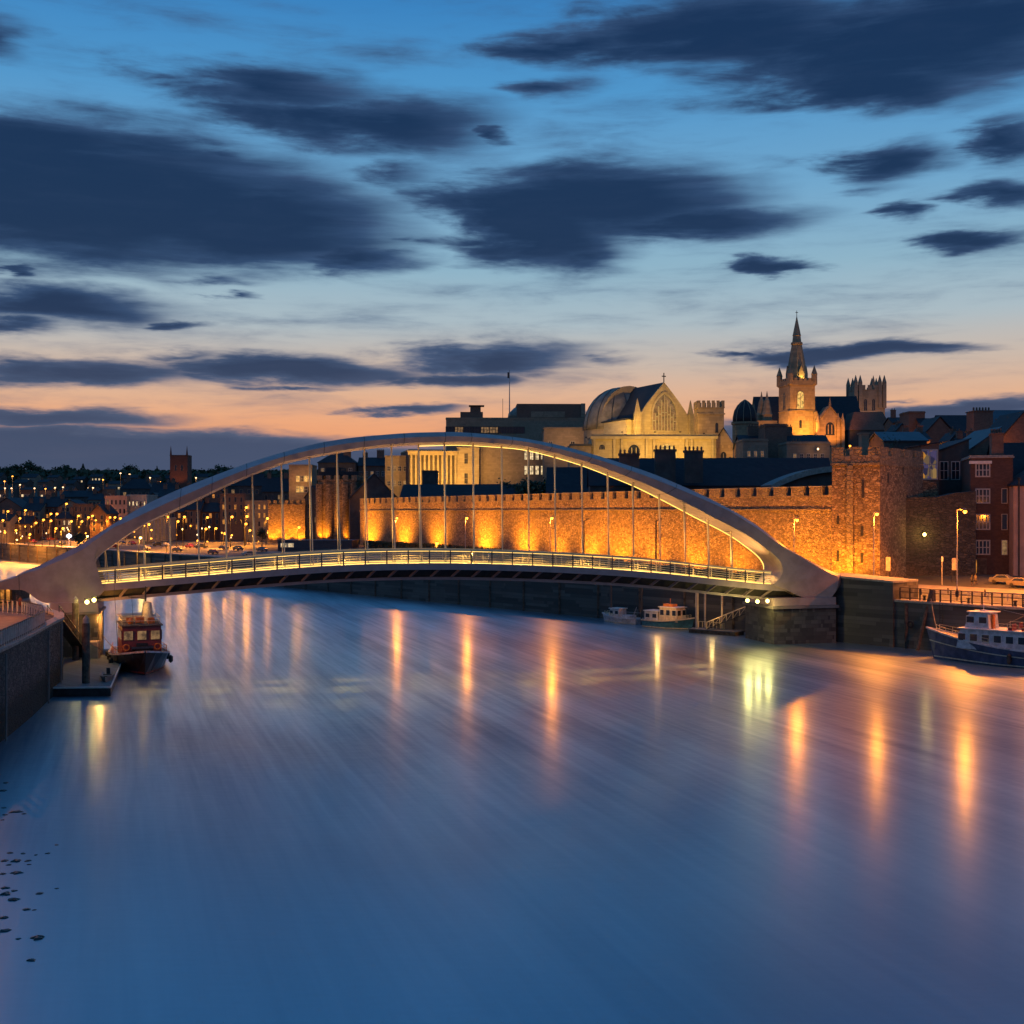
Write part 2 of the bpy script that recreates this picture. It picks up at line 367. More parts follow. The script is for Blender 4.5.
# ---------------------------------------------------------------- land sheets
def land():
    mb = MB(); A = [300, 220, 160, 120, 90, 60, 40, 25, 12, 0, -15, -30, -50, -75, -100, -130, -170, -220, -280, -350, -430, -520, -650, -800, -1000, -1300, -1700, -2300]
    Q = [0, 3, 6, 10, 15, 20, 25, 30, 40, 50, 60, 75, 90, 120, 160, 220, 300, 400, 520, 680, 850, 1050, 1300, 1700, 2300, 3000]
    vi = {}
    for i, a in enumerate(A):
        for j, q in enumerate(Q):
            p = q2w(a, q); vi[i, j] = len(mb.v); mb.v.append((p.x, p.y, gz(p.x, p.y)))
    for i in range(len(A)-1):
        for j in range(len(Q)-1):
            mb.f.append((vi[i, j], vi[i+1, j], vi[i+1, j+1], vi[i, j+1])); mb.m.append(0 if Q[j] < 600 else 1)
    return mb
tag(obj('ground', land(), [M['ground'], M['hillm']], smooth=True), kind='structure')
def strip(name, mat, a0, a1, q0, q1, dz, n=30, m=3):
    mb = MB(); vi = {}
    for i in range(n+1):
        for j in range(m+1):
            p = q2w(a0+(a1-a0)*i/n, q0+(q1-q0)*j/m); vi[i, j] = len(mb.v); mb.v.append((p.x, p.y, gz(p.x, p.y)+dz))
    for i in range(n):
        for j in range(m): mb.f.append((vi[i, j], vi[i+1, j], vi[i+1, j+1], vi[i, j+1])); mb.m.append(0)
    return tag(obj(name, mb, mat), kind='structure')
strip('quay_pavement', M['paving'], -420, 200, .9, 5.5, .12)
strip('road', M['asphalt'], -420, 200, 5.6, 15, .06, m=6)
for q in (6.1, 14.4): strip('road_marking', M['line'], -420, 200, q, q+.18, .075, m=1)
strip('far_pavement', M['paving'], -420, 200, 15.1, 19, .14, m=4)

def seg_wall(mb, p, q, th, z0, z1):
    d = (q-p).normalized(); n = Vector((-d.y, d.x))*th
    mb.prism([(p.x, p.y), (q.x, q.y), (q.x+n.x, q.y+n.y), (p.x+n.x, p.y+n.y)][::1], z0, z1)
# main river wall of the city side
def river_wall():
    w = thing('river_wall', 'long dark stone river wall below the city quay and castle', 'quay wall', (QO.x, QO.y, 0), world=True)
    mb = MB(); seg_wall(mb, q2w(-900, -1.2), q2w(200, -1.2), 2.0, -3, 6.7)
    obj('wall', mb, M['quay'], w)
    mb = MB(); a = -900
    mb = MB(); seg_wall(mb, q2w(-900, -1.35), q2w(200, -1.35), 2.25, 6.72, 7.05); obj('coping', mb, M['cope'], w)
    for i in range(-40, 16):
        p = q2w(i*11.0+3, -1.32); mb = MB(); mb.beam((p.x, p.y, -1), (p.x, p.y, 6.6), .35, .35); obj('fender_post', mb, M['wood'], w)
river_wall()
# left bank
LB = [(-30, -60), (-33, 20), (-38, 60), (-43.9, 100), (-45.3, 109), (-47.4, 120), (-49.6, 130), (-51.3, 139), (-53.5, 145), (-58, 152), (-64, 162), (-70, 176), (-82, 190), (-105, 198), (-220, 215), (-700, 700), (-1400, 1300), (-1600, 1300), (-1600, -60)]
mb = MB(); mb.prism([(x, y) for x, y in LB], 7.3, 7.8); tag(obj('left_bank', mb, M['old_paving']), kind='structure')
w = thing('river_wall', 'tall dark stone wall with weed at the left edge of the water', 'quay wall', (-45, 109, 0), world=True)
mb = MB()
out = [Vector(p) for p in LB[:16]]
for k in range(len(out)-1):
    d = (out[k+1]-out[k]).normalized(); n = Vector((d.y, -d.x))*.5
    a_, b_ = out[k]+n, out[k+1]+n + d*.02
    mb.prism([(a_.x, a_.y), (b_.x, b_.y), (out[k+1].x-n.x*3, out[k+1].y-n.y*3), (out[k].x-n.x*3, out[k].y-n.y*3)], -3, 7.82-.002*(k % 2))
obj('wall', mb, M['quay2'], w)
mb = MB()
for k in range(len(out)-1):
    d = (out[k+1]-out[k]).normalized(); n = Vector((d.y, -d.x))
    mb.prism([tuple(out[k]+n*.62), tuple(out[k+1]+n*.62+d*.02), tuple(out[k+1]-n*.5), tuple(out[k]-n*.5)], 7.83+.003*(k % 2), 8.1+.003*(k % 2))
obj('coping', mb, M['cope'], w)
for (px, d_) in ((4, .7), (12, .7), (40, .7), (50, .7)):
    # pale drain pipes and ladders on the wall face
    k = {4: (-44.4, 103.5), 12: (-45.0, 107.5), 40: (-49.2, 128.5), 50: (-50.8, 136.5)}[px]
    mb = MB(); mb.tube((k[0]+.75, k[1], -.5), (k[0]+.75, k[1], 7.6), .10); obj('drain_pipe', mb, M['concrete'], w)

# ---------------------------------------------------------------- arch bridge
BL = Vector((-56.4, 165)); BR = Vector((41.7, 190)); BT = (BR-BL).normalized(); BN = Vector((-BT.y, BT.x)); BLEN = (BR-BL).length
def bray(px, py, d):
    """where the sight line of a measured pixel meets the vertical bridge plane shifted d metres away from us"""
    k = (px-512)/F; o = BL+BN*d
    s = (k*o.y-o.x)/(BT.x-k*BT.y); p = o+BT*s
    return s, zat(py, p.y)
def bw(s, d, z): p = BL+BT*s+BN*d; return Vector((p.x, p.y, z))
PAIRS = [((-14, 589), (-14, 594)), ((0, 581), (0, 590)), ((14, 576.5), (14, 590)), ((25, 571), (25, 591)), ((38, 566), (42, 602)), ((50, 560), (60, 602.5)), ((62, 554), (80, 602)), ((75, 547.5), (95, 598)),
 ((85, 542), (104, 590)), ((92, 537.5), (97, 583)), ((98, 534), (91, 577)), ((104, 530), (90, 570)), ((110, 526), (93, 562)), ((118, 521), (99, 555)), ((130, 513.5), (117, 542)),
 ((150, 502.5), (146, 522.5)), ((175, 491), (173, 510)), ((200, 481), (199, 497.5)), ((225, 471.5), (225, 485.5)), ((254, 461), (254, 474)), ((284, 452), (284, 464)), ((316, 443.7), (316, 457)), ((348, 438.2), (348, 451.5)),
 ((380, 435), (380, 447.5)), ((412, 432.8), (412, 445)), ((445, 432), (445, 444)), ((464, 432.4), (464, 443.8)), ((496, 435), (496, 445.5)), ((528, 439), (527, 448.5)), ((560, 445.5), (557, 455.5)), ((592, 454), (588, 464)),
 ((624, 464), (618, 474)), ((656, 475), (648, 485)), ((698, 493), (685, 502.5)), ((730, 509), (712, 516.5)), ((748, 519.5), (734.5, 528)), ((762, 529), (750, 537)), ((775, 539), (762, 545.5)), ((789, 549), (772, 553)),
 ((800, 555.5), (779, 560)), ((810, 561), (782.5, 567)), ((820, 566), (782, 574)), ((830, 570.5), (778, 581)), ((836, 573), (774, 585)), ((841, 575.5), (787, 590)), ((839, 587), (802, 597)), ((831, 597.6), (815, 598))]
br = thing('arch_bridge', 'pale curved steel arch bridge with floodlit railings spanning the river', 'bridge', (BL.x, BL.y, 0), world=True)
rings = []; TOPL = []; BOT = []
for (o, c) in PAIRS:
    c = (c[0], c[1]-2.2*sstep(c[0], 190, 300)*(1-sstep(c[0], 560, 660)))
    mid = (o[0]+c[0])/2; u = abs(mid-440)/330
    w_ = 2.6 + 5.0*sstep(u, .25, 1.05)
    so, zo = bray(o[0], o[1], 0); sc_, zc = bray(c[0], c[1], -w_/2*.9)
    k = sstep(Vector((so-sc_, zo-zc)).length, 2.4, 6.0)
    if mid < 75 or mid > 800: k = 1.0
    so, zo = bray(o[0], o[1], -(.06+.36*k)*w_); vs = Vector((so-sc_, zo-zc)); T = vs.length
    rid = (sc_+vs.x*(.52+.38*k), zc+vs.y*(.52+.38*k))
    inn = Vector((sc_, zc)) - vs/T*(.3*(1-sstep(u, .8, 1.0)))
    rings.append([bw(so, -(.06+.36*k)*w_, zo), bw(rid[0], -w_/2, rid[1]), bw(sc_, -w_/2*.9, zc), bw(inn.x, w_*.40, inn.y), bw(rid[0], w_/2, rid[1]), bw(so, (.12+.12*k)*w_, zo-.38*k)])
    BOT.append((inn.x, inn.y, w_))
# resample for smoothness with a Catmull-Rom
def cr(a, b, c, d, t): return .5*((2*b)+(-a+c)*t+(2*a-5*b+4*c-d)*t*t+(-a+3*b-3*c+d)*t*t*t)
RR = []
n_ = len(rings)
for i in range(n_-1):
    for t_ in (0, .25, .5, .75):
        g0, g1, g2, g3 = rings[max(i-1, 0)], rings[i], rings[i+1], rings[min(i+2, n_-1)]
        RR.append([cr(g0[j], g1[j], g2[j], g3[j], t_) for j in range(6)])
RR.append(rings[-1])
mb = MB(); mb.loft(RR)
arch = obj('arch', mb, M['steel'], br, smooth=False)
for i in range(10, len(RR)-6, 5):
    if (RR[i][0]-RR[i][2]).length > 3.6: continue
    d_ = (RR[i+1][0]-RR[i][0]).normalized(); c_ = sum(RR[i], Vector((0, 0, 0)))/6; mb = MB()
    mb.loft([[c_+(p-c_)*(1+.012/max(.3, (p-c_).length))+d_*o_ for p in RR[i]] for o_ in (-.04, .04)]); obj('plate_joint', mb, M['understeel'], arch)
BOTS = [(r[3]) for r in RR]
def s_of(p): return (Vector((p.x, p.y))-BL).dot(BT)
def bottom_at(s):
    best = None
    pts = [(s_of(p), p.z) for p in BOTS[40:165]]
    for (s0, z0), (s1, z1) in zip(pts, pts[1:]):
        if s0 <= s <= s1: 
            z = z0+(z1-z0)*(s-s0)/(s1-s0+1e-9); best = z if best is None else max(best, z)
    return best
# led line along the far lower edge of the arch
mb = MB()
seg = [r[3]*.92+r[2]*.08 for r in RR if 0 < s_of(r[3]) < BLEN+2]
idx0 = next(i for i, r in enumerate(RR) if (r[3]-P(470, 445, 178)).length < 8)
lp = [RR[i][3]+Vector((0, 0, -.12)) for i in range(idx0, min(len(RR), idx0+66))]
for a_, b_ in zip(lp, lp[1:]): mb.beam(a_, b_, .12, .09)
obj('light_strip', mb, M['led'], br)
# deck profile measured on its near edge (d=-3)
DP = [(92, 586), (110, 584), (150, 580.3), (200, 576.3), (256, 571.5), (300, 568), (345, 565.3), (390, 564), (430, 563.6), (470, 563.9), (512, 565), (560, 566.8), (600, 569), (656, 573), (714, 579.3), (750, 583.3), (778, 586)]
DS = [bray(x, y, -3.0) for x, y in DP]
def deck_z(s):
    if s <= DS[0][0]: return DS[0][1]
    for (s0, z0), (s1, z1) in zip(DS, DS[1:]):
        if s <= s1: return z0+(z1-z0)*(s-s0)/(s1-s0)
    return DS[-1][1]
# smooth the profile
import bisect
S0, S1 = DS[0][0]-3, DS[-1][0]+3.5
NSEG = 92
raw = [deck_z(S0+(S1-S0)*i/NSEG) for i in range(NSEG+1)]
for _ in range(12): raw = [raw[0]]+[(raw[i-1]+2*raw[i]+raw[i+1])/4 for i in range(1, NSEG)]+[raw[-1]]
def dz(s):
    u = (s-S0)/(S1-S0)*NSEG; i = max(0, min(NSEG-1, int(u))); return raw[i]+(raw[i+1]-raw[i])*(u-i)
SS = [S0+(S1-S0)*i/NSEG for i in range(NSEG+1)]
mb = MB(); mb.loft([[bw(s, -3, dz(s)), bw(s, 3, dz(s)), bw(s, 3, dz(s)-.25), bw(s, -3, dz(s)-.25)] for s in SS]); obj('deck', mb, M['deckfloor'], br)
mb = MB()
for d0 in (-3.12, 2.95): mb.loft([[bw(s, d0, dz(s)+.04), bw(s, d0+.14, dz(s)+.04), bw(s, d0+.14, dz(s)-.85), bw(s, d0, dz(s)-.85)] for s in SS])
obj('edge_beam', mb, M['steel'], br)
mb = MB(); mb.loft([[bw(s, -1.6, dz(s)-.3), bw(s, 1.8, dz(s)-.3), bw(s, 1.0, dz(s)-2.0), bw(s, -.8, dz(s)-2.0)] for s in SS]); obj('spine_beam', mb, M['understeel'], br)
mb = MB()
mb.loft([[bw(s, -1.3, dz(s)-1.95), bw(s, -.8, dz(s)-1.95), bw(s, -.8, dz(s)-2.35), bw(s, -1.3, dz(s)-2.35)] for s in SS]); obj('lower_chord', mb, M['steel'], br)
mb0 = MB(); k = 0
s = S0+4
ribm = None
while s < S1-4:
    mb = MB(); mb.loft([[bw(s+.3, -2.9, dz(s)-.85), bw(s+.5, -2.9, dz(s)-.85), bw(s+.5, -2.9, dz(s)-.5), bw(s+.3, -2.9, dz(s)-.5)], [bw(s-.75, -1.1, dz(s)-2.15), bw(s-.55, -1.1, dz(s)-2.15), bw(s-.55, -1.1, dz(s)-1.8), bw(s-.75, -1.1, dz(s)-1.8)]])
    obj('deck_rib', mb, M['steel'], br); s += 3.02
# railings
for side, d0 in (('near', -2.9), ('far', 2.8)):
    mb = MB()
    rl = [s for s in SS if DS[0][0]-1.3 <= s <= DS[-1][0]-.5]
    H = 1.95
    for h, r_ in ((H, .11), (1.58, .05), (1.26, .05), (.94, .05), (.62, .05), (.3, .05)):
        mb.loft([[bw(s, d0-r_, dz(s)+h-r_), bw(s, d0+r_, dz(s)+h-r_), bw(s, d0+r_, dz(s)+h+r_), bw(s, d0-r_, dz(s)+h+r_)] for s in rl])
    rail = obj('railing', mb, M['railsteel'], br)
    s = rl[0]+.6
    while s < rl[-1]:
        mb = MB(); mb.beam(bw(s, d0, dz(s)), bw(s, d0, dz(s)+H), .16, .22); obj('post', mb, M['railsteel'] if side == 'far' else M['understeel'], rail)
        s += 3.02
    mb = MB(); sg = 1 if side == 'near' else -1
    mb.loft([[bw(s, d0+sg*.12-.03, dz(s)+.10), bw(s, d0+sg*.12+.03, dz(s)+.10), bw(s, d0+sg*.12+.03, dz(s)+.2), bw(s, d0+sg*.12-.03, dz(s)+.2)] for s in rl])
    mb.loft([[bw(s, d0+sg*.1-.03, dz(s)+H-.2), bw(s, d0+sg*.1+.03, dz(s)+H-.2), bw(s, d0+sg*.1+.03, dz(s)+H-.14), bw(s, d0+sg*.1-.03, dz(s)+H-.14)] for s in rl])
    obj('rail_light', mb, M['led'], rail)
# hangers
for px in (105, 117.5, 143, 169, 197, 224.5, 252, 281, 309, 336.5, 364, 391, 418, 444, 472.5, 501, 527.5, 554, 581, 607, 632, 658.5, 683.5, 707, 730):
    s, _ = bray(px, 460, .6); zt = bottom_at(s)
    if zt is None or zt < dz(s)+1: continue
    for d1 in (-2.75, 2.65):
        sb = s+(.35 if px < 440 else 0.1)+.42*d1*sstep(px, 250, 700)
        mb = MB(); mb.tube(bw(s, .35+.1*d1, zt+.3), bw(sb, d1, dz(sb)), .085, n=5); obj('hanger', mb, M['railsteel'], br)
# uplights washing the arch underside, and added spots without fixtures brightening the railings
ss = 4.0
LC = (1, .56, .16)
while ss < BLEN-2:
    light('deck_fill', 'SPOT', bw(ss+3, 0, dz(ss+3)+2.0), 1000, (1, .60, .15), br, .1, target=bw(ss+3, 0.01, dz(ss+3)), cone=152, blend=.2); p = bw(ss, -1.2, dz(ss)+.35); zt = bottom_at(ss) or 20
    light('arch_uplight', 'SPOT', p, 5200 if ss > 30 else 1500, LC, br, .15, target=bw(ss+1, .6, zt+2), cone=95, blend=.8); ss += 9.0
# piers and pier caps
def pier(px0, px1, ytop, yb, d0, d1, label, steps):
    w = thing('bridge_pier', label, 'pier', tuple(bw(bray(px0, 600, 0)[0], 0, 0)), world=True)
    s0 = bray(px0, 600, d0)[0]; s1 = bray(px1, 600, d0)[0]
    mats = {'cap': M['steel'], 'ledge': M['concrete'], 'shaft': M['quay']}
    for nm, a0, a1, grow, y0, y1 in steps:
        z1 = bray(px0, y0, d0)[1]; z0 = bray(px0, y1, d0)[1] if y1 < 640 else -3
        q = [bw(s0-grow+a0, d0-grow, 0), bw(s1+grow+a1, d0-grow, 0), bw(s1+grow+a1, d1+grow, 0), bw(s0-grow+a0, d1+grow, 0)]
        mb = MB(); mb.prism([(v.x, v.y) for v in q], z0, z1); obj(nm, mb, mats[nm], w)
    return w
pier(774, 836, 598, 650, -4.0, 6.0, 'stepped concrete pier under the right end of the arch', [('cap', 0, 0, 0, 598.3, 606), ('ledge', 0, 0, .35, 606.2, 609), ('shaft', 0, 0, 0, 609.2, 700)])
pier(50, 98, 603, 650, -4.0, 6.0, 'pale concrete pier under the left end of the arch', [('cap', 0, 0, 0, 603, 612.5), ('ledge', 0, 0, .3, 612.7, 615), ('shaft', 0, 0, 0, 615.2, 700)])
# yellow navigation lamps on the pier
def pier_lamp(px, py, Y, label, power=500):
    p = P(px, py, Y); w = thing('pier_lamp', label, 'lamp', tuple(p), group='yellow lamps beside the bridge piers', world=True)
    mb = MB(); mb.tube(p+Vector((0, .6, -.2)), p+Vector((0, .1, 0)), .06); mb.box(p.x-.35, p.x+.35, p.y-.05, p.y+.45, p.z+.34, p.z+.46); obj('bracket', mb, M['metal'], w)
    mb = MB(); mb.lathe(p, [(.02, -.3), (.22, -.18), (.3, 0), (.22, .18), (.02, .28)], 10); obj('lamp_globe', mb, M['bulb_y'], w, smooth=True)
    light('lamp_light', 'POINT', p+Vector((0, -.7, -.1)), power, (1, .80, .22), w, .35)
pier_lamp(747.5, 600.5, 182.5, 'bright yellow lamp left of the three on the right pier', 520)
pier_lamp(757.5, 601.5, 184, 'bright yellow lamp in the middle of three on the right pier', 380)
pier_lamp(767.5, 601, 184.5, 'bright yellow lamp right of the three on the right pier', 380)
pier_lamp(87, 602, 157, 'bright yellow lamp just above the timber piles at the left pier', 260)
pier_lamp(94, 600, 157.5, 'small yellow lamp right of the lamp above the timber piles', 120)
# ---------------------------------------------------------------- castle wall
WA = Vector((-50.7, 410)); WB = Vector((54.3, 210)); WT = (WB-WA).normalized(); WN = Vector((-WT.y, WT.x)); 
if WN.y < 0: WN = -WN                 # points away from the river
WL = (WB-WA).length
def ww(s, d, z): p = WA+WT*s+WN*d; return Vector((p.x, p.y, z))
def ws(px, d=0):
    k = (px-512)/F; o = WA+WN*d; return (k*o.y-o.x)/(WT.x-k*WT.y)
def wbox(mb, s0, s1, d0, d1, z0, z1):
    a, b, c, d = ww(s0, d0, 0), ww(s1, d0, 0), ww(s1, d1, 0), ww(s0, d1, 0)
    q = [(v.x, v.y) for v in (a, b, c, d)]
    mb.prism(q, z0, z1)
w = thing('castle_wall', 'long crenellated rubble curtain wall lit orange behind the bridge', 'castle wall', (WA.x, WA.y, 8), world=True)
mb = MB(); wbox(mb, 0, WL+1, 0, 2.4, 5, 22.6)
obj('wall', mb, M['castle'], w)
mb = MB(); wbox(mb, -.02, WL+1, -.25, .02, 20.2, 20.55); obj('string_course', mb, M['castle_trim'], w)
s = 0.0; mb = MB(); wbox(mb, 0, WL+1, -.06, .9, 22.602, 22.9)
PITCH = 4.8
while s < WL+1:
    wbox(mb, s, min(s+PITCH*.70, WL+1), -.06, .5, 22.9, 24.35); s += PITCH
obj('battlement', mb, M['castle_trim'], w)
mb = MB()
s = 0
while s < WL+1:
    wbox(mb, s-.1, min(s+PITCH*.70+.1, WL+1.1), -.16, .6, 24.352, 24.5); s += PITCH
obj('merlon_cap', mb, M['cope'], w)
mb = MB(); wbox(mb, 0, WL+1, 2.402, 10, 5, 22.0); tag(obj('castle_terrace', mb, M['darkwall']), kind='structure')
# tower
def tower_square(name, label, pxl, pxc, pxr, Yc, ytop, ystr, zb, mat, trim, merl=3, yaw=None, slit=True, dark=None):
    pass
TC = Vector((xat(880, 203), 203))
tl_dir = Vector((-.93, .365)).normalized(); tr_dir = Vector((.60, .80)).normalized()
def isect(px, o, d):
    k = (px-512)/F; return (k*o.y-o.x)/(d.x-k*d.y)
tl = isect(832, TC, tl_dir); tr = isect(923, TC, tr_dir)
A_ = TC+tl_dir*tl; B_ = TC+tr_dir*tr; C_ = A_+tr_dir*tr
w = thing('castle_tower', 'square crenellated castle tower lit orange on its river face', 'tower', (TC.x, TC.y, 8), world=True)
ztop = zat(455, 203); zst = zat(465, 203)
q = [tuple(A_), tuple(TC), tuple(B_), tuple(C_)]
mb = MB(); mb.prism(q, 5, zst); obj('wall', mb, M['castle'], w)
def grow(q, g):
    c = sum((Vector(p) for p in q), Vector((0, 0)))/len(q); return [tuple(c+(Vector(p)-c)*(1+g/((Vector(p)-c).length))) for p in q]
mb = MB(); mb.prism(grow(q, .35), zst+.002, zst+.4); obj('string_course', mb, M['castle_trim'], w)
mb = MB(); mb.prism(grow(q, .12), zst+.402, ztop)
def merlons(mb, q, z0, z1, n, th=.8, fr=.66, corner=True):
    for i in range(4):
        a, b = Vector(q[i]), Vector(q[(i+1) % 4]); d = (b-a); L = d.length; d.normalize(); nn = Vector((-d.y, d.x))
        cen = sum((Vector(p) for p in q), Vector((0, 0)))/4
        if (cen-a).dot(nn) < 0: nn = -nn
        nm = n if isinstance(n, int) else n[i]; pit = L/(nm-1+fr)
        for k in range(nm):
            s0 = k*pit; s1 = s0+pit*fr
            if k == 0: s0 += .002*(i+1)
            if k == nm-1: s1 -= th+.01
            p0, p1 = a+d*s0, a+d*s1
            mb.prism([tuple(p0), tuple(p1), tuple(p1+nn*th), tuple(p0+nn*th)], z0, z1+.003*i)
merlons(mb, grow(q, .12), ztop+.002, zat(446.5, 203), (3, 4, 3, 4))
obj('battlement', mb, M['castle_trim'], w)
mb = MB()                                              # corner pilaster strip seen as the bright edge
e = TC+tl_dir*(tl*.62)
od = Vector((-tl_dir.y, tl_dir.x)); od = od if od.y < 0 else -od
mb.prism([tuple(e+tl_dir*.5+od*.5), tuple(e+tl_dir*-.5+od*.5), tuple(e-tl_dir*.5-od*.1), tuple(e+tl_dir*.5-od*.1)], 5, zst-.01); obj('buttress', mb, M['castle_trim'], w)
for px, py, hh in ((863, 489, 3.0), (862, 531, 1.6), (862, 558, 1.6), (838, 520, 1.4), (838, 556, 1.8)):
    s_ = isect(px, TC, tl_dir); p = TC+tl_dir*s_+od*.03; z = zat(py, p.y)
    mb = MB(); mb.prism([tuple(p+tl_dir*.22+od*.04), tuple(p-tl_dir*.22+od*.04), tuple(p-tl_dir*.22-od*.3), tuple(p+tl_dir*.22-od*.3)], z-hh/2, z+hh/2); obj('arrow_slit', mb, M['metal'], w)
for px, py in ((888, 478), (907, 500), (903, 470)):
    s_ = isect(px, TC, tr_dir); p = TC+tr_dir*s_; o2 = Vector((tr_dir.y, -tr_dir.x)); z = zat(py, p.y)
    mb = MB(); mb.prism([tuple(p+tr_dir*.3+o2*.05), tuple(p-tr_dir*.3+o2*.05), tuple(p-tr_dir*.3-o2*.3), tuple(p+tr_dir*.3-o2*.3)], z-.8, z+.8); obj('arrow_slit', mb, M['metal'], w)

# floodlights at the foot of the wall
FO = (1, .325, .012)
def flood(loc, target, power, label, col=FO, cone=125, group='floodlights at the foot of the castle wall', vis=True):
    w = thing('floodlight', label, 'floodlight', loc, group=group, world=True); x, y, z = loc
    d = (Vector(target)-Vector(loc)).normalized()
    mb = MB(); mb.box(x-.3, x+.3, y-.25, y+.25, z, z+.3); obj('housing', mb, M['metal'], w)
    light('flood_beam', 'SPOT', (x+d.x*.4, y+d.y*.4, z+.55), power, col, w, .2, target=target, cone=cone, blend=.9)
    return w
ORD = 'first second third fourth fifth sixth seventh eighth ninth tenth eleventh twelfth thirteenth fourteenth fifteenth sixteenth seventeenth eighteenth nineteenth twentieth'.split()
ORD += ['twenty-'+o for o in ORD[:9]] + ['thirtieth'] + ['thirty-'+o for o in ORD[:9]]+['fortieth'] + ['forty-'+o for o in ORD[:9]]+['fiftieth'] + ['fifty-'+o for o in ORD[:9]]+['sixtieth']+ ['sixty-'+o for o in ORD[:9]]
FP = (371, 404, 438, 486, 526, 558, 592, 622, 655, 695, 738, 785, 815)
for i, px in enumerate(FP):
    s = ws(px, 0); p = ww(s, -7.0, 0); z = gz(p.x, p.y)+.05; t_ = ww(s+.4, 0, z+7.5)
    flood((p.x, p.y, z), t_, 10.5*(4600, 4000, 3300, 4200, 3400, 2000, 2600, 2600, 1900, 2200, 1800, 1600, 1600)[i], 'low floodlight against the castle wall, %s from the left' % ORD[i])
for i, px in enumerate((836, 846, 858)):
    p = TC+tl_dir*isect(px, TC, tl_dir)+od*4.6; z = gz(p.x, p.y)+.05
    flood((p.x, p.y, z), (p.x-od.x*4.6, p.y-od.y*4.6, z+11), (8000, 7000, 3000)[i], 'low floodlight at the foot of the square tower, %s from the left' % ORD[i])

# ---------------------------------------------------------------- generic building
def window(root, mb_at, name='window'):
    pass
WINCACHE = {}
def win_parts(root, x, z, w, h, frame, glass, side='front', dep=0, wid=0, arch=False, bars=1):
    """one window: frame mesh as the part, its pane as the sub-part; geometry shared between equal windows"""
    key = (round(w, 2), round(h, 2), frame, glass, arch, bars)
    if key not in WINCACHE:
        f = MB(); t_ = max(.10, min(w, h)*.09)
        if arch:
            n = 8; ro = [(-w/2, 0)]+[(-w/2*math.cos(math.pi*k/n), h-w/2+w/2*1.15*math.sin(math.pi*k/n)) for k in range(n+1)]+[(w/2, 0)]
            ri = [((w/2-t_)/(w/2)*a, max(t_, (b-(h-w/2))*.9+(h-w/2))) for a, b in ro]
            for k in range(len(ro)-1):
                f.loft([[(ro[k][0], -.10, ro[k][1]), (ro[k+1][0], -.10, ro[k+1][1]), (ri[k+1][0], -.10, ri[k+1][1]), (ri[k][0], -.10, ri[k][1])],
                        [(ro[k][0], .02, ro[k][1]), (ro[k+1][0], .02, ro[k+1][1]), (ri[k+1][0], .02, ri[k+1][1]), (ri[k][0], .02, ri[k][1])]])
            for b_ in range(bars): f.box(-w/2+w*(b_+1)/(bars+1)-t_*.4, -w/2+w*(b_+1)/(bars+1)+t_*.4, -.085, .01, t_, h-w*.22)
            p = MB(); p.face([(a, -.03, b) for a, b in ro])
        else:
            f.box(-w/2, w/2, -.10, .02, 0, t_).box(-w/2, w/2, -.10, .02, h-t_, h).box(-w/2, -w/2+t_, -.10, .02, t_, h-t_).box(w/2-t_, w/2, -.10, .02, t_, h-t_)
            for b_ in range(bars): f.box(-w/2+w*(b_+1)/(bars+1)-t_*.4, -w/2+w*(b_+1)/(bars+1)+t_*.4, -.085, .01, t_, h-t_)
            if bars: f.box(-w/2+t_, w/2-t_, -.07, .005, h*.5-t_*.35, h*.5+t_*.35)
            p = MB(); p.face([(-w/2+t_, -.03, t_), (w/2-t_, -.03, t_), (w/2-t_, -.03, h-t_), (-w/2+t_, -.03, h-t_)])
        fo = obj('window', f, M[frame], root); po = obj('pane', p, M[glass], fo); WINCACHE[key] = (fo, po)
    else:
        f0, p0 = WINCACHE[key]; fo = f0.copy(); COL.objects.link(fo); fo.parent = root; po = p0.copy(); COL.objects.link(po); po.parent = fo; ORG[fo.name] = Vector((0, 0, 0))
    if side == 'front': fo.location = (x, 0, z); fo.rotation_euler = (0, 0, 0)
    elif side == 'right': fo.location = (wid, x, z); fo.rotation_euler = (0, 0, R(90))
    elif side == 'left': fo.location = (0, x, z); fo.rotation_euler = (0, 0, R(-90))
    return fo
rng = random.Random(3)
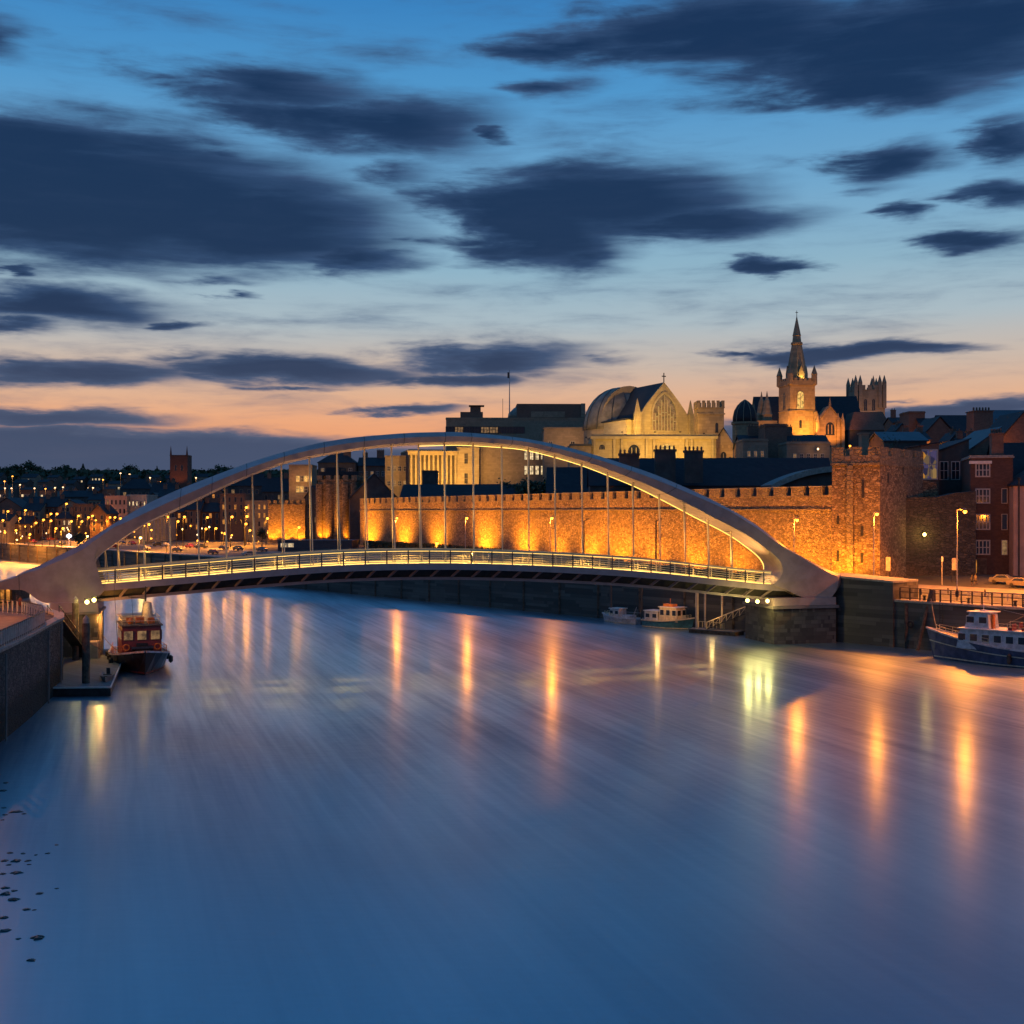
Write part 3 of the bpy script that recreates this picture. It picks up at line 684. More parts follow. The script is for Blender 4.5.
def building(name, label, cat, px0, px1, ytop, Y, dep, wall='tanstone', roof='flat', ridge=None, rmat='slate', yaw=0.0, zb=None,
             wins=None, group=None, chim=(), par=.6, side=None, over=.35):
    a = R(yaw); x0 = xat(px0, Y); k1 = (px1-512)/F
    W_ = (k1*Y-x0)/(math.cos(a)-k1*math.sin(a))
    Yc = Y+W_*math.sin(a)/2
    zt = zat(ytop, Yc); zr = zat(ridge, Yc+(dep/2 if roof != 'gable_y' else 0)) if ridge is not None else zt+2
    if zb is None: zb = gz(x0, Y)-.5
    H = zt-zb; HR = zr-zb
    w = thing(name, label, cat, (x0, Y, zb), a, group=group)
    mb = MB()
    if roof == 'gable_y': mb.wall([(0, 0), (W_, 0), (W_, H), (W_/2, HR-.15), (0, H)], 0, dep)
    elif roof == 'gable_x': mb.loft([[(xx, yy, zz) for yy, zz in ((0, 0), (dep, 0), (dep, H), (dep/2, HR-.15), (0, H))] for xx in (0, W_)])
    elif roof == 'shed_r': mb.wall([(0, 0), (W_, 0), (W_, HR-.1), (0, H)], 0, dep)
    else: mb.box(0, W_, 0, dep, 0, H)
    obj('wall', mb, M[wall], w)
    mb = MB(); o = over; th = .25
    if roof == 'flat':
        mb.box(-o*.6, W_+o*.6, -o*.6, dep+o*.6, H+.003, H+.25); 
        if par: mb.box(-.05, W_+.05, -.05, .35, H+.252, H+par).box(-.05, .35, .352, dep, H+.252, H+par).box(W_-.35, W_+.05, .352, dep, H+.252, H+par)
    elif roof == 'gable_x':
        mb.loft([[(xx, yy, zz) for yy, zz in ((-o, H-.1), (dep/2, HR), (dep+o, H-.1), (dep+o, H+.12), (dep/2, HR+th), (-o, H+.12))] for xx in (-o, W_+o)])
    elif roof == 'gable_y':
        mb.wall([(-o, H-.1), (W_/2, HR), (W_+o, H-.1), (W_+o, H+.15), (W_/2, HR+th), (-o, H+.15)], -o, dep+o)
    elif roof == 'shed_r':
        mb.wall([(-o, H), (W_+o, HR), (W_+o, HR+th), (-o, H+th)], -o, dep+o)
    elif roof == 'hip':
        i = min(W_, dep)*.42
        mb.loft([[(-o, -o, H+.003), (W_+o, -o, H+.003), (W_+o, dep+o, H+.003), (-o, dep+o, H+.003)], [(-o, -o, H+.2), (W_+o, -o, H+.2), (W_+o, dep+o, H+.2), (-o, dep+o, H+.2)],
                 [(i, i if dep > W_ else dep/2-.1, HR), (W_-i, i if dep > W_ else dep/2-.1, HR), (W_-i, dep-i if dep > W_ else dep/2+.1, HR), (i, dep-i if dep > W_ else dep/2+.1, HR)]])
    elif roof == 'mansard':
        i = min(W_, dep)*.2
        mb.loft([[(-o, -o, H+.003), (W_+o, -o, H+.003), (W_+o, dep+o, H+.003), (-o, dep+o, H+.003)], [(i, i, HR), (W_-i, i, HR), (W_-i, dep-i, HR), (i, dep-i, HR)]])
    ro = obj('roof', mb, M[rmat if roof != 'flat' else (wall if rmat == 'slate' else rmat)], w)
    for (u, cw, ch) in chim:
        mb = MB(); zc = HR if roof in ('gable_x', 'hip', 'mansard') else (H if roof == 'flat' else (H+HR)/2); cy = dep/2 if roof == 'gable_x' else dep*.4
        mb.box(u*W_-cw/2, u*W_+cw/2, cy-.5, cy+.5, min(H, zc)-.2, zc+ch).box(u*W_-cw/2-.12, u*W_+cw/2+.12, cy-.62, cy+.62, zc+ch+.002, zc+ch+.2)
        n = max(1, int(cw/.7))
        for k in range(n): mb.lathe((u*W_-cw/2+cw*(k+.5)/n, cy, zc+ch+.2), [(.14, 0), (.17, .3), (.12, .6)], 6)
        obj('chimney', mb, M['brownbrick'] if wall != 'ashlar' else M['tanstone'], ro)
    if wins:
        for g_ in (wins if isinstance(wins, list) else [wins]):
            cols, rows, ww_, hh_ = g_['n'][0], g_['n'][1], g_['w'], g_['h']
            u0, u1 = g_.get('u', (0.0, 1.0)); v0, v1 = g_.get('v', (0.0, 1.0)); lit = g_.get('lit', 0); fr_ = g_.get('frame', 'frame')
            sd = g_.get('side', 'front'); Ls = W_ if sd == 'front' else dep
            for r_ in range(rows):
                for c_ in range(cols):
                    x = Ls*(u0+(u1-u0)*(c_+.5)/cols); z = H*(v0+(v1-v0)*(r_+.5)/rows)-hh_/2
                    gl_ = g_.get('glass', 'win_y') if rng.random() < lit else 'glass'
                    win_parts(w, x, z, ww_, hh_, fr_, gl_, sd, dep, W_, g_.get('arch', False), g_.get('bars', 1))
    w['_w'] = W_; w['_h'] = H
    return w, W_, H, HR

# ---- classical stone building on the hill
w, W_, H, HR = building('classical_building', 'floodlit stone building with tall pilasters seen under the arch left of centre', 'building', 409, 456, 451, 470, 26, 'darkwall', 'flat', yaw=12, rmat='ashlar')  # wall coloured dark to paint the shade between the lit pilasters
mb = MB()
for i in range(11): mb.box(W_*(.03+.094*i)-.1, W_*(.03+.094*i)+.62, -.7, .02, H*.30, H-1.6)
obj('pilaster', mb, M['ashlar'], w)
mb = MB(); mb.box(-.6, W_+.4, -1.2, .01, H-1.58, H-.5).box(-.9, W_+.6, -1.6, .01, H-.49, H-.01); obj('cornice', mb, M['ashlar'], w)
w2, W2, H2, _ = building('corner_pavilion', 'plain floodlit stone pavilion joined right of the pilastered building', 'building', 456.5, 479, 448.5, 474, 12, 'ashlar', 'flat', yaw=0, wins=[dict(n=(1, 2), w=1.5, h=4.2, u=(.1, .75), v=(.45, 1.0), frame='ashlar', arch=False)], rmat='ashlar')
building('stone_block', 'long dim brown stone block right of the pilastered building', 'building', 479.5, 546, 446, 477, 20, 'tanstone', 'flat', yaw=0, wins=[dict(n=(4, 2), w=1.5, h=3.6, u=(.66, .99), v=(.52, .97), lit=1, glass='win_w', frame='darkwall')])
building('speckled_house', 'small stone house with pale speckled front left of the pilasters', 'house', 385, 409, 457, 478, 10, 'tanstone', 'flat', yaw=6, wins=[dict(n=(4, 2), w=1.4, h=2.0, u=(.05, .95), v=(.6, .95), lit=.5, glass='win_dim')])
building('tan_annex', 'tan stone annex with two windows below the flat roofed offices', 'building', 544, 591, 429, 455, 20, 'tanstone', 'flat', yaw=0, wins=[dict(n=(2, 1), w=1.6, h=3.2, u=(-.1, .85), v=(.72, .85), lit=.4, glass='win_w')])
w, W_, H, HR = building('office_building', 'long flat roofed modern offices above the crown of the arch', 'building', 446, 588, 419, 540, 26, 'tanstone', 'flat', yaw=2, wins=[dict(n=(9, 1), w=4.2, h=3.0, u=(.0, .55), v=(.84, .95), lit=.4, glass='win_dim', frame='metal', bars=2)])
mb = MB(); mb.box(W_*.10, W_*.26, 4, 18, H+.26, H+3.4).box(W_*.17, W_*.24, 6, 12, H+3.41, H+6.0).box(W_*.50, W_*.98, 3, 22, H+.26, H+7.0); obj('plant_room', mb, M['brownbrick'], w)
mb = MB(); mb.box(W_*.16, W_*.27, 5, 13, H+6.3, H+6.5).box(W_*.24, W_*.245, 7, 7.3, H+3.4, H+6.3).box(W_*.40, W_*.403, 6, 6.2, H, H+9.5); obj('roof_rail', mb, M['metal'], w)
mb = MB(); mb.box(W_*.60, W_*.84, 2.7, 2.98, H+1.0, H+3.6).box(W_*.955, W_*.985, 2.6, 2.98, H+1.0, H+7.2); obj('tan_panel', mb, M['tanstone'], w)  # plain tan stone panels proud of the brick
mb = MB(); mb.lathe((W_*.5+4, 12, H+.3), [(8, 0), (7.5, 3), (5, 5.5), (2, 6.8), (.1, 7)], 16); obj('roof_dome', mb, M['copper'], w, smooth=True)
# flagpole
p = P(509.5, 413, 538); w = thing('flagpole', 'tall thin flagpole standing on the flat roofed offices', 'flagpole', tuple(p), world=True)
mb = MB(); mb.tube(p, P(509.5, 370, 538), .28, .12, 6); obj('pole', mb, M['polemetal'], w)
mb = MB(); q = P(509.5, 375, 538); mb.box(q.x-.9, q.x-.15, q.y, q.y+.06, q.z-1.4, q.z+1.2); obj('flag', mb, M['brick'], w)

# ---- domed hall with gothic gable (axis runs away to the left)
HY = 380; base = P(640, 433, HY); hz0 = base.z; ha = R(22); zb = gz(base.x, HY)-.5
w = thing('gothic_hall', 'floodlit hall with pointed gable window, slate roof and ribbed dome', 'hall', (base.x, HY, zb), ha)
WH = (((688-512)/F)*HY-base.x)/(math.cos(ha)-((688-512)/F)*math.sin(ha)); e0 = hz0-zb; ap = zat(384, HY+4)-zb; ev = zat(416, HY+2)-zb
n = 6
def gab(g0=0.0, top=0.0):
    L_ = [(WH*(.5)*(1-math.cos(0))-g0, ev)]
    pts = [(-g0, ev-1+top)]
    for k in range(1, 7):
        u = k/6; pts.append((-g0+(WH/2+g0)*u, ev-1+(ap-ev+1)*(u**.86)+top))
    r = [(WH-x, z) for x, z in reversed(pts[:-1])]
    return pts+r
g1 = gab()
mb = MB(); mb.wall([(0, 0), (WH, 0)]+[(x, z) for x, z in reversed(g1)][0:], .6, 20); obj('wall', mb, M['ashlar'], w)
mb = MB(); mb.wall([(-.5, 0), (WH+.5, 0)]+[(x, z) for x, z in reversed(gab(.5, .5))], 0, .598)
obj('gable', mb, M['ashlar'], w)
g2 = gab(.25, .18)
mb = MB()
for (xa, za), (xb, zb2) in zip(g2, g2[1:]): mb.loft([[(xa, y, za), (xb, y, zb2), (xb, y, zb2+.3), (xa, y, za+.3)] for y in (.6, 19.9)])
roof = obj('roof', mb, M['slate'], w)
# gothic window: stone tracery over dim glass
cxh = WH/2; wz = e0+1.0; wh = (ap-ev)*1.12
mb = MB(); half = WH*.245
arc = lambda hw, hh, n=10: [(cxh-hw*(1-(k/n))**1.0*1.0 if False else cxh-hw*math.cos(math.pi/2*(k/n))**.9, wz+hh*.42+hh*.58*math.sin(math.pi/2*(k/n))) for k in range(n+1)]
def pointed(hw, hh, n=9):
    l = [(cxh-hw, wz)]+[(cxh-hw+2*hw*(1-math.cos(math.pi/3*k/n)), wz+hh*.40+hh*.60*math.sin(math.pi/3*k/n)/.866) for k in range(n+1)]
    return l+[(2*cxh-x, z) for x, z in reversed(l[:-1])]
o1 = pointed(half*1.12, wh*1.08); i1 = pointed(half, wh)
for k in range(len(o1)-1):
    mb.loft([[(o1[k][0], y, o1[k][1]), (o1[k+1][0], y, o1[k+1][1]), (i1[k+1][0], y, i1[k+1][1]), (i1[k][0], y, i1[k][1])] for y in (-.45, .02)])
fr_ = obj('window', mb, M['ashlar'], w)
mb = MB()
for j in range(-3, 4):
    x = cxh+half*j/4; top = wh*(1-abs(j)/4)**.55; mb.box(x-.17, x+.17, -.3, -.06, wz, wz+top*.97)
for j in range(-4, 4):
    x = cxh+half*(j+.5)/4; hh = wh*.5*(1-abs(j+.5)/4)**.35
    mb.box(x-half/8, x+half/8, -.26, -.06, wz+hh, wz+hh+.35)
obj('tracery', mb, M['ashlar'], fr_)
mb = MB(); mb.face([(x, -.04, z) for x, z in i1]); obj('pane', mb, M['win_dim'], fr_)
mb = MB(); mb.box(cxh-.12, cxh+.12, .1, .34, ap+.5, ap+3.4).box(cxh-.7, cxh+.7, .12, .32, ap+2.2, ap+2.5); obj('cross', mb, M['metal'], w)
for xx in (-.9, WH+.9):
    mb = MB(); mb.box(xx-.8, xx+.8, -.8, .8, 0, ev+1); mb.lathe((xx, 0, ev+1), [(1.0, .002), (.9, .6), (.12, 4.2)], 4, ph=math.pi/4); obj('pinnacle', mb, M['ashlar'], w)
# clerestory box on the left side
mb = MB(); mb.box(-3.2, -.02, 3, 19, 0, ev-1.2); obj('aisle', mb, M['ashlar'], w)
mb = MB(); mb.box(-3.8, -.02, 2.6, 19.4, ev-1.19, ev-.8); obj('aisle_roof', mb, M['slate'], w)
# transverse arch and dome
DR = 10.6; dcx = WH/2-1.5; dz0 = ev-2
mb = MB(); pts = [(dcx-DR*1.02*math.cos(math.pi*k/16), dz0+(ap+1.2-dz0)*math.sin(math.pi*k/16)) for k in range(17)]
mb.wall([(dcx-DR*1.02, 0)]+pts+[(dcx+DR*1.02, 0)], 20.02, 23); obj('transverse_arch', mb, M['tanstone'], w)
mb = MB(); mb.lathe((dcx-1, 26, 0), [(DR+1, 0), (DR+1, dz0-1)], 28); obj('drum', mb, M['tanstone'], w)
mb = MB(); mb.lathe((dcx-1, 26, dz0-1), [((DR+1.2)*math.cos(k*math.pi/2/10), .002+(ap+1.0-dz0+1)*math.sin(k*math.pi/2/10)) for k in range(10)]+[(.3, ap+2.0-dz0+.2)], 28)
dome = obj('dome', mb, M['copper'], w, smooth=True)
mb = MB()
for j in range(14):
    a_ = 2*math.pi*j/14; pr = [Vector((dcx-1+(DR+1.3)*math.cos(k*math.pi/2/8)*math.cos(a_), 26+(DR+1.3)*math.cos(k*math.pi/2/8)*math.sin(a_), dz0-1+(ap+2.0-dz0)*math.sin(k*math.pi/2/8))) for k in range(9)]
    mb.path(pr, .16, 4)
obj('rib', mb, M['slate2'], dome)
# ---- arcaded front below the hall
w, W_, H, HR = building('arcaded_building', 'yellow floodlit stone front with round arches below the gothic hall', 'building', 592, 716, 436, 352, 18, 'ashlar', 'flat', yaw=0, rmat='ashlar', par=.5)
mb = MB(); mb.box(-.5, W_+.5, -.7, .01, H-.9, H-.01); obj('cornice', mb, M['ashlar'], w)
mb = MB()
for u in (.02, .18, .24, .44, .50, .76, .80, .97): mb.box(W_*u-.35, W_*u+.35, -.8, .01, 0, H-.92)
obj('pilaster', mb, M['ashlar'], w)
sc = W_/124
for cpx, r_px, g_ in ((602, 3, 'glass'), (634, 6, 'glass'), (667, 10, 'win_y')):
    win_parts(w, (cpx-592)*sc, H-2.5-r_px*1.6*sc, r_px*2.2*sc, r_px*1.6*sc, 'ashlar', g_, arch=True, bars=2)
mb = MB()
building('arcaded_wing', 'low dim stone wing with a row of small arches left of the arcaded front', 'building', 570, 591.5, 446, 350, 14, 'tanstone', 'flat', yaw=0, rmat='slate2', wins=[dict(n=(5, 1), w=.8, h=2.2, u=(.02, .98), v=(.78, .9), frame='ashlar', arch=True)])
# floodlights for the hall, standing on the roofs
FY = (1, .53, .09)
def roof_flood(px, py, Y, tx, ty, tY, pw, label, col=FY, cone=110): flood(tuple(P(px, py, Y)), P(tx, ty, tY), pw*2.8, label, col, cone, 'floodlights on the roofs of the old town')
roof_flood(655, 432.5, 366, 655, 418, 380, 3800, 'yellow floodlight on the roof below the left of the gothic window')
roof_flood(680, 432.5, 366, 678, 418, 382, 3800, 'yellow floodlight on the roof below the right of the gothic window')
roof_flood(622, 432.5, 372, 626, 420, 396, 4200, 'yellow floodlight below the bright aisle left of the gable')
for i, (px, pw) in enumerate(((600, 900), (634, 1500), (667, 3200), (706, 2600))): roof_flood(px, 470, 336, px, 445, 352, pw*2.2, 'yellow floodlight in front of the arcade, %s from the left' % ORD[i])
for i, (px, pw) in enumerate(((416, 3), (430, 3), (444, 3), (466, 3.4))): roof_flood(px, 490, 452, px, 460, 475, pw*2300, 'floodlight in front of the pilasters, %s from the left' % ORD[i], (1, .48, .08))
roof_flood(505, 480, 462, 505, 455, 480, 1300, 'weak floodlight in front of the brown stone block', (1, .5, .15)); roof_flood(570, 448, 440, 568, 436, 455, 2400, 'weak floodlight in front of the tan annex', (1, .5, .15))
roof_flood(586, 438, 372, 602, 408, 398, 6500, 'dim floodlight under the ribbed dome', (1, .6, .25))

def crenel_tower(name, label, px0, px1, ytop, ybat, Y, dep, mat, nm=5, yaw=0, zb=None, extra=None):
    w, W_, H, HR = building(name, label, 'tower', px0, px1, ybat, Y, dep, mat, 'flat', yaw=yaw, par=0, zb=zb)
    mb = MB(); z1 = zat(ytop, Y)-(w.location.z)
    q = [(-.15, -.15), (W_+.15, -.15), (W_+.15, dep+.15), (-.15, dep+.15)]
    merlons(mb, q, H+.252, z1, nm, th=.7, fr=.6); obj('battlement', mb, M[mat], w)
    return w, W_, H, z1
w, W_, H, z1 = crenel_tower('crenellated_tower', 'slim crenellated stone tower right of the gothic hall', 698, 724, 400.5, 408, 372, 8, 'church', 6)
mb = MB(); mb.box(-.3, W_+.3, -.3, .01, H-2, H-1.6); obj('string_course', mb, M['church'], w)
win_parts(w, W_*.72, H-7.5, 1.1, 3.0, 'tanstone', 'glass', arch=True, bars=0); win_parts(w, W_*.3, H-12, .8, 2.4, 'tanstone', 'glass', arch=True, bars=0)
building('gabled_chapel', 'small dim stone chapel with steep gable beside the slim tower', 'chapel', 714, 733, 444, 360, 14, 'church', 'gable_y', ridge=428, yaw=-12, wins=[dict(n=(1, 1), w=2, h=3.0, u=(.2, .8), v=(.7, .95), arch=True, frame='tanstone')])
roof_flood(704, 434, 361, 706, 415, 372, 1500, 'dim floodlight at the foot of the slim crenellated tower', (1, .5, .12)); roof_flood(730, 458, 352, 726, 448, 362, 450, 'dim floodlight in front of the small gabled chapel', (1, .4, .1))
# small ribbed dome
p = P(745, 425, 430); w = thing('glass_dome', 'small pointed glass dome with pale ribs left of the spired church', 'dome', (p.x, p.y, p.z-20), world=True)
mb = MB(); mb.lathe((p.x, p.y, p.z-20), [(4.4, 0), (4.4, 20), (4.8, 20.2), (4.8, 21)], 20); obj('drum', mb, M['church'], w)
prof = [(4.2, 0), (4.1, 1.8), (3.6, 4.0), (2.6, 5.7), (1.3, 7.0), (.12, 7.8)]
mb = MB(); mb.lathe((p.x, p.y, p.z+1.02), prof, 20); obj('glass', mb, M['slate'], w, smooth=True)
mb = MB()
for j in range(10):
    a_ = 2*math.pi*j/10; mb.path([Vector((p.x+(r_+.08)*math.cos(a_), p.y+(r_+.08)*math.sin(a_), p.z+1.02+z_)) for r_, z_ in prof], .14, 4)
obj('rib', mb, M['tanstone'], w)
# church
def spire(mb, c, r, h, n=8, ph=0.0): mb.lathe(c, [(r, 0), (r*.98, .02), (.05, h)], n, ph)
CY = 480; cz = lambda py: zat(py, CY); tp = P(790, 433, CY); zb = gz(tp.x, CY)-.5
w = thing('church_tower', 'floodlit church tower with tall crocketed stone spire', 'church tower', (tp.x, CY, zb), R(12))
WT_ = xat(815, CY)-xat(790, CY); WT_ = ((815-512)/F*CY-tp.x)/(math.cos(R(12))-(815-512)/F*math.sin(R(12))); DT = 10.4
Hh = lambda py: cz(py)-zb
mb = MB(); mb.box(0, WT_, 0, DT, 0, Hh(385)); obj('wall', mb, M['church'], w)
mb = MB(); mb.box(-.3, WT_+.3, -.3, DT+.3, Hh(411), Hh(410)).box(-.35, WT_+.35, -.35, DT+.35, Hh(385)+.002, Hh(384)).box(-.25, WT_+.25, -.25, DT+.25, Hh(430), Hh(429)); obj('string_course', mb, M['church'], w)
mb = MB(); q = [(-.3, -.3), (WT_+.3, -.3), (WT_+.3, DT+.3), (-.3, DT+.3)]; mb.prism(q, Hh(384)+.002, Hh(380)); merlons(mb, q, Hh(380)+.002, Hh(377.5), 6, th=.5, fr=.6); obj('parapet', mb, M['church'], w)
for (x, y) in ((.2, .2), (WT_-.2, .2), (WT_-.2, DT-.2), (.2, DT-.2)):
    mb = MB(); mb.lathe((x, y, Hh(384)), [(1.15, 0), (1.1, Hh(374)-Hh(384)), (1.25, Hh(374)-Hh(384)+.1), (.06, Hh(364.5)-Hh(384))], 8, math.pi/8); obj('pinnacle', mb, M['church'], w)
cc = (WT_/2, DT/2, Hh(380)); hs = Hh(314)-Hh(380)
mb = MB(); mb.lathe(cc, [(4.6, 0), (4.5, .3), (2.0, hs*.56), (2.3, hs*.57), (2.25, hs*.60), (1.75, hs*.61), (1.5, hs*.70), (1.7, hs*.705), (1.5, hs*.73), (.12, hs)], 8, math.pi/8)
sp = obj('spire', mb, M['church'], w)
for a_ in range(4):
    dx, dy = ((0, -1), (1, 0), (0, 1), (-1, 0))[a_]
    mb = MB(); cx_, cy_ = cc[0]+dx*3.2, cc[1]+dy*3.2
    mb.loft([[(cx_-dy*k_-dx*1.0+dx*t_, cy_+dx*k_-dy*1.0+dy*t_, zz) for (k_, zz) in ((-1.1, cc[2]), (1.1, cc[2]), (1.1, cc[2]+3.2), (0, cc[2]+6.2), (-1.1, cc[2]+3.2))] for t_ in (0, 2.0)]); obj('lucarne', mb, M['church'], sp)
mb = MB(); mb.tube((cc[0], cc[1], Hh(314)-.2), (cc[0], cc[1], Hh(308)), .12, n=4); mb.box(cc[0]-.55, cc[0]+.55, cc[1]-.08, cc[1]+.08, Hh(310)-.1, Hh(310)+.12); obj('cross', mb, M['metal'], sp)
win_parts(w, WT_*.42, Hh(408.5), 3.3, 6.8, 'church', 'win_y', arch=True, bars=1)
win_parts(w, DT*.5, Hh(408.5), 2.8, 6.4, 'church', 'glass', side='left', arch=True, bars=1)
win_parts(w, WT_*.42, Hh(428), 1.3, 3.2, 'church', 'glass', arch=True, bars=0)
for (x, y) in ((.0, -.0), (WT_, -.0)):
    mb = MB(); mb.box(x-.8, x+.8, y-.5, y+.9, 0, Hh(411)-.01); obj('buttress', mb, M['church'], w)
light('flood_beam', 'SPOT', (WT_*.5, -9, Hh(436)), 24000, (1, .38, .05), w, .3, target=(WT_*.5, 0, Hh(418)), cone=100)
light('flood_beam', 'SPOT', (-9, 1, Hh(436)), 13000, (1, .38, .05), w, .3, target=(0, 4, Hh(418)), cone=100)
light('flood_beam', 'SPOT', (WT_*.5, -1.0, Hh(378.5)), 1500, (1, .6, .12), w, .2, target=(WT_*.5, 3, Hh(366)), cone=100)
# nave, porch
w, W_, H, HR = building('church_nave', 'long dark slate nave roof behind the spired church tower', 'church', 758, 862, 425, 492, 22, 'church', 'gable_x', ridge=397, yaw=-3)
w, W_, H, HR = building('church_porch', 'orange lit gothic porch gable with pinnacles right of the spire', 'church porch', 819, 841, 421, 476, 10, 'church', 'gable_y', ridge=406, yaw=0, rmat='church')
win_parts(w, W_*.5, H-5.5, 4.2, 5.0, 'church', 'glass', arch=True, bars=2)
for x in (-.6, W_*.86, W_+.6): 
    mb = MB(); mb.box(x-.6, x+.6, -.9, .2, 0, H-.5); mb.lathe((x, -.35, H-.5), [(.8, .002), (.7, .8), (.08, 3.6)], 6); obj('pinnacle', mb, M['church'], w)
mb = MB(); mb.lathe((W_/2, 0, HR+.2), [(.5, 0), (.05, 3.2)], 6); obj('finial', mb, M['church'], w)
light('flood_beam', 'SPOT', (W_/2, -9, H-8), 12000, (1, .32, .04), w, .3, target=(W_/2, 0, H-1), cone=100)
for px, yt, lab in ((761.5, 391.5, 'left of the two slender stone spirelets by the small dome'), (767, 391, 'right of the two slender stone spirelets by the small dome')):
    Yp = 445 if px > 765 else 448; p = P(px, 432, Yp); w = thing('spirelet', lab, 'spirelet', (p.x, p.y, p.z-10), world=True); ht = zat(yt, Yp)-p.z
    mb = MB(); mb.box(p.x-1.5, p.x+1.5, p.y-1.5, p.y+1.5, p.z-10, p.z+ht*.42); obj('shaft', mb, M['church'], w)
    mb = MB(); mb.lathe((p.x, p.y, p.z+ht*.42), [(2.1, .002), (1.7, ht*.05), (.9, ht*.35), (.5, ht*.4), (.06, ht*.58)], 6); obj('spire', mb, M['church'], w)
building('stone_range', 'ruined looking lit stone range between the small dome and the spire', 'building', 741, 777, 424, 440, 10, 'church', 'flat', yaw=0, par=1.2)
roof_flood(768, 435, 428, 766, 415, 446, 1900, 'orange floodlight below the two slender spirelets', (1, .38, .06)); 
# second tower
w, W_, H, z1 = crenel_tower('minster_tower', 'dim square church tower with clusters of tall pinnacles', 855, 885, 385, 390, 540, 12, 'tanstone', 5)
for (x, y) in ((0, 0), (W_, 0), (W_, 12), (0, 12)):
    for dx in ((.3, 2.3) if x == 0 else (-2.3, -.3)):
        mb = MB(); mb.box(x+dx-.75, x+dx+.75, y-.75, y+.75, H-8, z1+1.0); mb.lathe((x+dx, y, z1+1.0), [(1.0, .002), (.9, .5), (.08, 3.4)], 6); obj('pinnacle', mb, M['tanstone'], w)
mb = MB(); mb.lathe((W_*.62, .4, z1), [(.7, 0), (.6, 2.0), (.08, 4.2)], 6); obj('pinnacle', mb, M['tanstone'], w)
light('flood_beam', 'SPOT', (W_*.4, -12, H-16), 5000, (1, .45, .2), w, .3, target=(W_*.5, 0, H-3), cone=90)
for x in (.35, .62): win_parts(w, W_*x, H-9, 1.6, 5.0, 'tanstone', 'glass', arch=True, bars=1)
p = P(856.5, 414, 500); w = thing('spirelet', 'small pale lit spirelet in front of the pinnacled tower', 'spirelet', (p.x, p.y, p.z-8), world=True)
mb = MB(); mb.lathe((p.x, p.y, p.z-8), [(1.5, 0), (1.5, 8)], 8); obj('shaft', mb, M['tanstone'], w)
mb = MB(); mb.lathe((p.x, p.y, p.z), [(1.8, .002), (.08, 6.5)], 8); obj('spire', mb, M['ashlar'], w)
light('flood_beam', 'SPOT', (p.x-2, p.y-6, p.z-2), 700, (1, .45, .12), w, .2, target=(p.x, p.y, p.z+2), cone=80)
building('chapter_house', 'dark block with a sloping roof in front of the pinnacled tower', 'building', 848, 893, 430, 480, 16, 'darkwall', 'mansard', ridge=413, rmat='brownbrick')

# ---- roofs between the wall and the old town, left to right
RW = 'tall dark '
building('slate_hall', 'long dark slate roof just behind the castle wall under three chimneys', 'building', 590, 834, 486, 288, 14, 'darkwall', 'gable_x', ridge=459, yaw=-2)
for px, yt, wd, yb, lab in ((629, 453, 5.0, 470, 'leftmost of the three squat dark chimneys against the lit arcade'), (665, 449, 5.2, 470, 'middle one of the three squat dark chimneys against the lit arcade'), (693.5, 450, 4.6, 470, 'rightmost of the three squat dark chimneys against the lit arcade')):
    p = P(px, yb, 285); w = thing('chimney_stack', lab, 'chimney', (p.x, p.y, p.z-3), world=True); zt = zat(yt, 285)
    mb = MB(); mb.box(p.x-wd/2.2, p.x+wd/2.2, p.y-.8, p.y+.8, p.z-3, zt-.6).box(p.x-wd/2, p.x+wd/2, p.y-1, p.y+1, zt-.598, zt-.1); obj('stack', mb, M['darkwall'], w)
    mb = MB(); 
    for k in range(5): mb.lathe((p.x-wd/2+wd*(k+.5)/5, p.y, zt-.1), [(.22, .002), (.26, .5), (.2, .9)], 6)
    obj('chimney_pot', mb, M['brownbrick'], w)
building('terrace_row', 'row of dim old houses with a low slate roof below the church tower', 'building', 742, 830, 447, 332, 12, 'brownbrick', 'gable_x', ridge=436, yaw=0, chim=((.2, 4, 2.5), (.55, 3.5, 2.4)), wins=[dict(n=(8, 1), w=1.0, h=1.6, u=(.05, .98), v=(.86, .96), lit=.35, glass='win_dim')])
building('square_block', 'dark flat topped block standing in front of the lit church tower', 'building', 765, 787, 426, 326, 9, 'brownbrick', 'flat', yaw=0)
building('lower_row', 'dim stone houses with lit doorways beneath the spirelets', 'building', 743, 768, 441, 314, 10, 'tanstone', 'flat', yaw=0, wins=[dict(n=(3, 1), w=.9, h=1.5, u=(.1, .9), v=(.82, .93), lit=.6, glass='win_dim')])
building('lower_row', 'low stone row with one bright lamp right of the dark block', 'building', 787, 830, 444, 310, 10, 'tanstone', 'flat', yaw=0, chim=((.3, 2.2, .8),), wins=[dict(n=(5, 1), w=.9, h=1.5, u=(.1, .9), v=(.82, .93), lit=.4, glass='win_dim')])
p = P(818, 449, 307.8); w = thing('wall_lamp', 'small white lamp on the low stone row beside the square tower', 'lamp', tuple(p), world=True)
mb = MB(); mb.lathe(p, [(.05, -.3), (.28, 0), (.05, .3)], 8); obj('lamp_globe', mb, M['bulb_w'], w); mb = MB(); mb.box(p.x-.06, p.x+.06, p.y, p.y+.9, p.z+.3, p.z+.42); obj('bracket', mb, M['metal'], w)
light('lamp_light', 'POINT', p+Vector((0, -.8, 0)), 160, (1, .5, .2), w)
